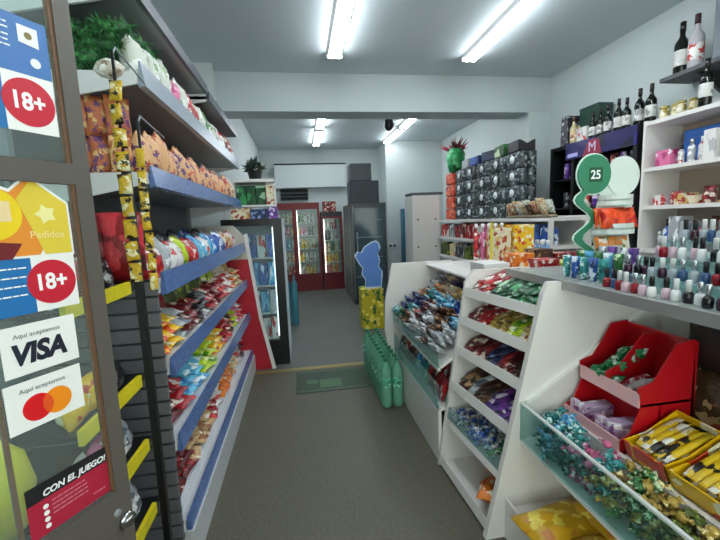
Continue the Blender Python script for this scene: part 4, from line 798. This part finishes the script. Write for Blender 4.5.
# ------------------------------------------------------------------ back coolers, red framed
RF = mat('cooler_red', '6a1018', .4); CLI = mat('cooler_light', 'fff6e8', .5, emit=5)
def cooler(x0, x1, y, h, doors, label, pal, nm, n_sh=5):
    t = thing('drinks_cooler', label, 'cooler'); d_ = .5
    obj('cabinet_body', MB().box(x0, x1, y + d_ - .03, y + d_, 0, h).box(x0, x0 + .03, y + .05, y + d_ - .03, 0, h).box(x1 - .03, x1, y + .05, y + d_ - .03, 0, h).box(x0 + .03, x1 - .03, y + .05, y + d_ - .03, h - .05, h), mat('cooler_inner', 'cfd2d0', .5), t)
    obj('base_panel', MB().box(x0, x1, y + .01, y + d_ - .03, 0, .34), RF, t); obj('header', MB().box(x0, x1, y, y + .05, h - .1, h), DARKM if doors == 1 else RF, t)
    w = (x1 - x0) / doors
    for k in range(doors):
        a_, b_ = x0 + k * w, x0 + (k + 1) * w
        dd = obj('door_frame', MB().box(a_, a_ + .045, y, y + .045, .34, h - .1).box(b_ - .045, b_, y, y + .045, .34, h - .1).box(a_ + .045, b_ - .045, y, y + .045, .34, .38).box(a_ + .045, b_ - .045, y, y + .045, h - .14, h - .1), RF, t)
        obj('glass_pane', MB().box(a_ + .045, b_ - .045, y + .02, y + .026, .38, h - .14), GLASS, dd)
        obj('strip_light', MB().box(a_ + .05, a_ + .062, y + .06, y + .075, .38, h - .16), CLI, t)
    for s_ in range(n_sh):
        z = .36 + s_ * (h - .5) / n_sh
        obj('shelf', MB().box(x0 + .03, x1 - .03, y + .09, y + .45, z - .012, z), WHITE2, t)
        n = int((x1 - x0 - .08) / .078)
        for i in range(n):
            c = pal[s_][i * len(pal[s_]) // n]
            tag(link('drink_bottle', M_(('drink',), lambda: MB().lathe([(.028, 0), (.033, .008), (.033, .14), (.014, .19), (.014, .215)], 10), pm(c, 30)), None, (x0 + .08 + i * .078, y + .15, z), (0, 0, j(2))), '%s drink bottle, %s along the %s shelf of the %s' % (c, ordw(i), ordw(s_), nm), 'bottle', 'bottles in the ' + nm)
cooler(-.66, .43, 8.4, 1.93, 2, 'wide red-framed two-door drinks cooler against the back wall', [['cream', 'red', 'white', 'yellow'], ['yellow', 'cream', 'yellow', 'white'], ['cream', 'light blue', 'silver', 'yellow', 'cream'], ['white', 'pink', 'cream', 'pink', 'brown'], ['white', 'cream', 'green', 'white']], 'wide red cooler')
cooler(.46, .92, 8.4, 1.72, 1, 'narrow red-framed single-door drinks cooler beside the wide one', [['red', 'orange'], ['yellow', 'yellow'], ['cream', 'green', 'cream'], ['dark', 'white'], ['white', 'red']], 'narrow red cooler')
box_on(.66, 8.6, 1.72, .28, .3, .22, 'maroon', 'dark maroon carton on top of the narrow red cooler')
# grey cooler, front faces the shop
t = thing('tall_glass_cooler', 'tall dark glass-door cooler at the end of the aisle', 'cooler')
obj('cabinet_body', MB().box(.9, 1.5, 6.66, 7.95, .0, 1.8), mat('cooler_grey_green', '4a5652', .4), t)
dd = obj('door_frame', MB().box(.9, .94, 6.6, 6.66, .05, 1.8).box(1.45, 1.5, 6.6, 6.66, .05, 1.8).box(.94, 1.45, 6.6, 6.66, .05, .12).box(.94, 1.45, 6.6, 6.66, 1.72, 1.8), mat('cooler_frame', '2a3436', .35), t)
obj('glass_pane', MB().box(.94, 1.45, 6.62, 6.63, .12, 1.72), mat('dark_glass', '3c5058', .08), dd)
obj('bright_edge', MB().box(.905, .915, 6.59, 6.6, .1, 1.75), GREYM, dd); obj('door_handle', MB().tube([(.97, 6.59, .9), (.97, 6.57, .93), (.97, 6.57, 1.27), (.97, 6.59, 1.3)], .01), GREYM, dd)
for z in (.5, .85, 1.2, 1.5): obj('faint_shelf', MB().box(.95, 1.42, 6.613, 6.619, z, z + .012), GREYM, dd)
obj('side_trim', MB().box(.893, .9, 6.95, 7.0, .05, 1.75).box(.893, .9, 7.45, 7.5, .05, 1.75).box(.893, .9, 7.9, 7.95, .05, 1.75), GREYM, t)
tag(obj('storage_box', MB().rbox(.9, 1.42, 6.75, 7.15, 1.8, 2.2, .01), mat('navy_box', '141c26', .4)), 'large black storage box on the tall glass cooler', 'box')
tag(obj('storage_box', MB().rbox(.92, 1.3, 6.78, 7.1, 2.2, 2.5, .01), mat('charcoal_box', '363a3c', .5)), 'charcoal storage box stacked on the black storage box', 'box')
# blue cut-out and yellow carton
box_on(.93, 5.2, 0, .3, .3, .56, 'chartreuse', 'tall yellow and green carton on the floor in front of the tall cooler', sc=20)
t = thing('blue_figure_display', 'blue rounded cut-out display with white rim standing on the yellow carton', 'display', (.95, 5.15, .563))
lob = [(-.1, 0), (-.1, .12), (-.15, .2), (-.13, .28), (-.17, .33), (-.21, .4), (-.24, .46), (-.2, .52), (-.15, .5), (-.1, .58), (0, .64), (.07, .66), (.11, .63), (.13, .55), (.09, .48), (.12, .38), (.1, .3), (.15, .22), (.13, 0)]
obj('white_rim', MB().prism(lob, 'y', .004, .012), mat('rim_pale', 'c8d8ec', .5), t); obj('blue_shape', MB().prism([(.0 + (x + .01) * .9 - .01, .02 + z * .94) for x, z in lob], 'y', -.004, .004), mat('figure_blue', '5a84c8', .45, noise=.12, nscale=8), t); obj('support_foot', MB().box(-.08, .08, -.05, .1, 0, .006), WHITE, t)
# back wall high items
tag(obj('wall_cabinet', MB().rbox(-.5, 1.1, 8.78, 8.99, 2.28, 2.78, .01), mat('cabinet_pale', 'c4cccc', .5)), 'long pale grey wall cabinet high on the back wall', 'cabinet')
tag(obj('wall_rod', MB().tube([(-.5, 8.97, 2.83), (1.12, 8.97, 2.83)], .012), DARKM), 'thin dark rod running along the back wall above the cabinet', 'rod')
t = thing('black_vent_box', 'black slatted box on the back wall below the pale cabinet', 'vent', (-.05, 8.9, 2.02)); 
obj('housing', MB().box(-.35, .27, .0, .09, 0, .25), mat('vent_dark', '2a3238', .5), t)
for k in range(3): obj('slat', MB().prism([(-.04, .03 + k * .08), (0, .06 + k * .08), (0, .03 + k * .08)], 'x', -.34, .26), BLACK, t)
tag(obj('blue_rack', MB().rbox(2.17, 2.3, 7.9, 8.13, 0, 1.72, .01), mat('teal_rack', '2a6a86', .4)), 'narrow blue panel standing behind the white cabinet', 'panel')
# dome camera
t = thing('security_camera', 'black dome security camera hanging from the ceiling behind the beam', 'camera', (1.21, 5.0, H))
obj('mount', MB().lathe([(.05, 0), (.05, -.03), (.012, -.04), (.012, -.3), (.035, -.31), (.035, -.36)], 14), DARKM, t); obj('dome', MB().lathe([(.05, -.37), (.065, -.40), (.06, -.46), (.035, -.5), (.005, -.515)], 16), BLACK, t)

# water bottle packs beside the aisle
AQ = glassy('green_pet', '98dcc0', .5, .12); WLB = printed('5cb494', 'c0ecd8', '2f7a60', 60, .3)
BP = [(.036, 0), (.043, .012), (.045, .05), (.041, .1), (.045, .15), (.045, .27), (.038, .31), (.016, .36), (.014, .385)]
for i in range(10):
    for k in range(2):
        bottle('water', 'bottle', 'green-tinted large water bottle, %s from the near end, %s row beside the aisle' % (ordw(i), ('aisle', 'counter')[k]), (.61 + k * .094, 2.86 + i * .094, 0), BP, AQ, [(.018, .38), (.018, .405)], mat('cap_green', '2c7a58', .4), [(.0455, .17), (.0458, .171), (.0458, .25), (.0455, .251)], WLB, group='green water bottles beside the aisle', nm='water_bottle')
# floor mat
t = thing('floor_mat', 'dark green worn advertising mat at the brass threshold strip', 'mat', (0, 0, 0))
obj('mat_body', MB().rbox(-.12, .56, 3.24, 3.74, .0005, .006, .002), mat('mat_green', '36483a', .7, noise=.2, nscale=12), t); obj('mat_print', MB().box(.1, .3, 3.32, 3.5, .0062, .007).box(-.02, .08, 3.42, 3.5, .0062, .007), mat('mat_print', '4a6a4c', .7), t); obj('mat_border', MB().box(-.1, .54, 3.265, 3.28, .0062, .007).box(-.1, .54, 3.7, 3.715, .0062, .007), mat('mat_grey', '59665a', .7), t)

# ------------------------------------------------------------------ world, camera, view
wd = bpy.data.worlds.new('world'); bpy.context.scene.world = wd; wd.use_nodes = True
bg = wd.node_tree.nodes['Background']; bg.inputs['Color'].default_value = (1, .95, .89, 1); bg.inputs['Strength'].default_value = 4.2
cam = bpy.data.cameras.new('camera'); co = bpy.data.objects.new('camera', cam); col.objects.link(co)
cam.sensor_width = 36; cam.lens = 380 / 720 * 36; cam.clip_start = .02
dY = Vector((300 - 360, -(223 - 270), -380)).normalized(); h_ = Vector((1, .039, 0)); Zc = h_.cross(dY).normalized()
if Zc.y < 0: Zc = -Zc
Xc = dY.cross(Zc)
Mx = Matrix((Xc, dY, Zc)).to_4x4(); Mx.translation = Vector((0, 0, 1.5)); co.matrix_world = Mx
sc = bpy.context.scene; sc.camera = co
sc.view_settings.view_transform = 'Standard'; sc.view_settings.look = 'None'; sc.view_settings.gamma = 1; sc.view_settings.exposure = 0
sc.cycles.max_bounces = 8; sc.cycles.transparent_max_bounces = 16; sc.cycles.sample_clamp_indirect = 6
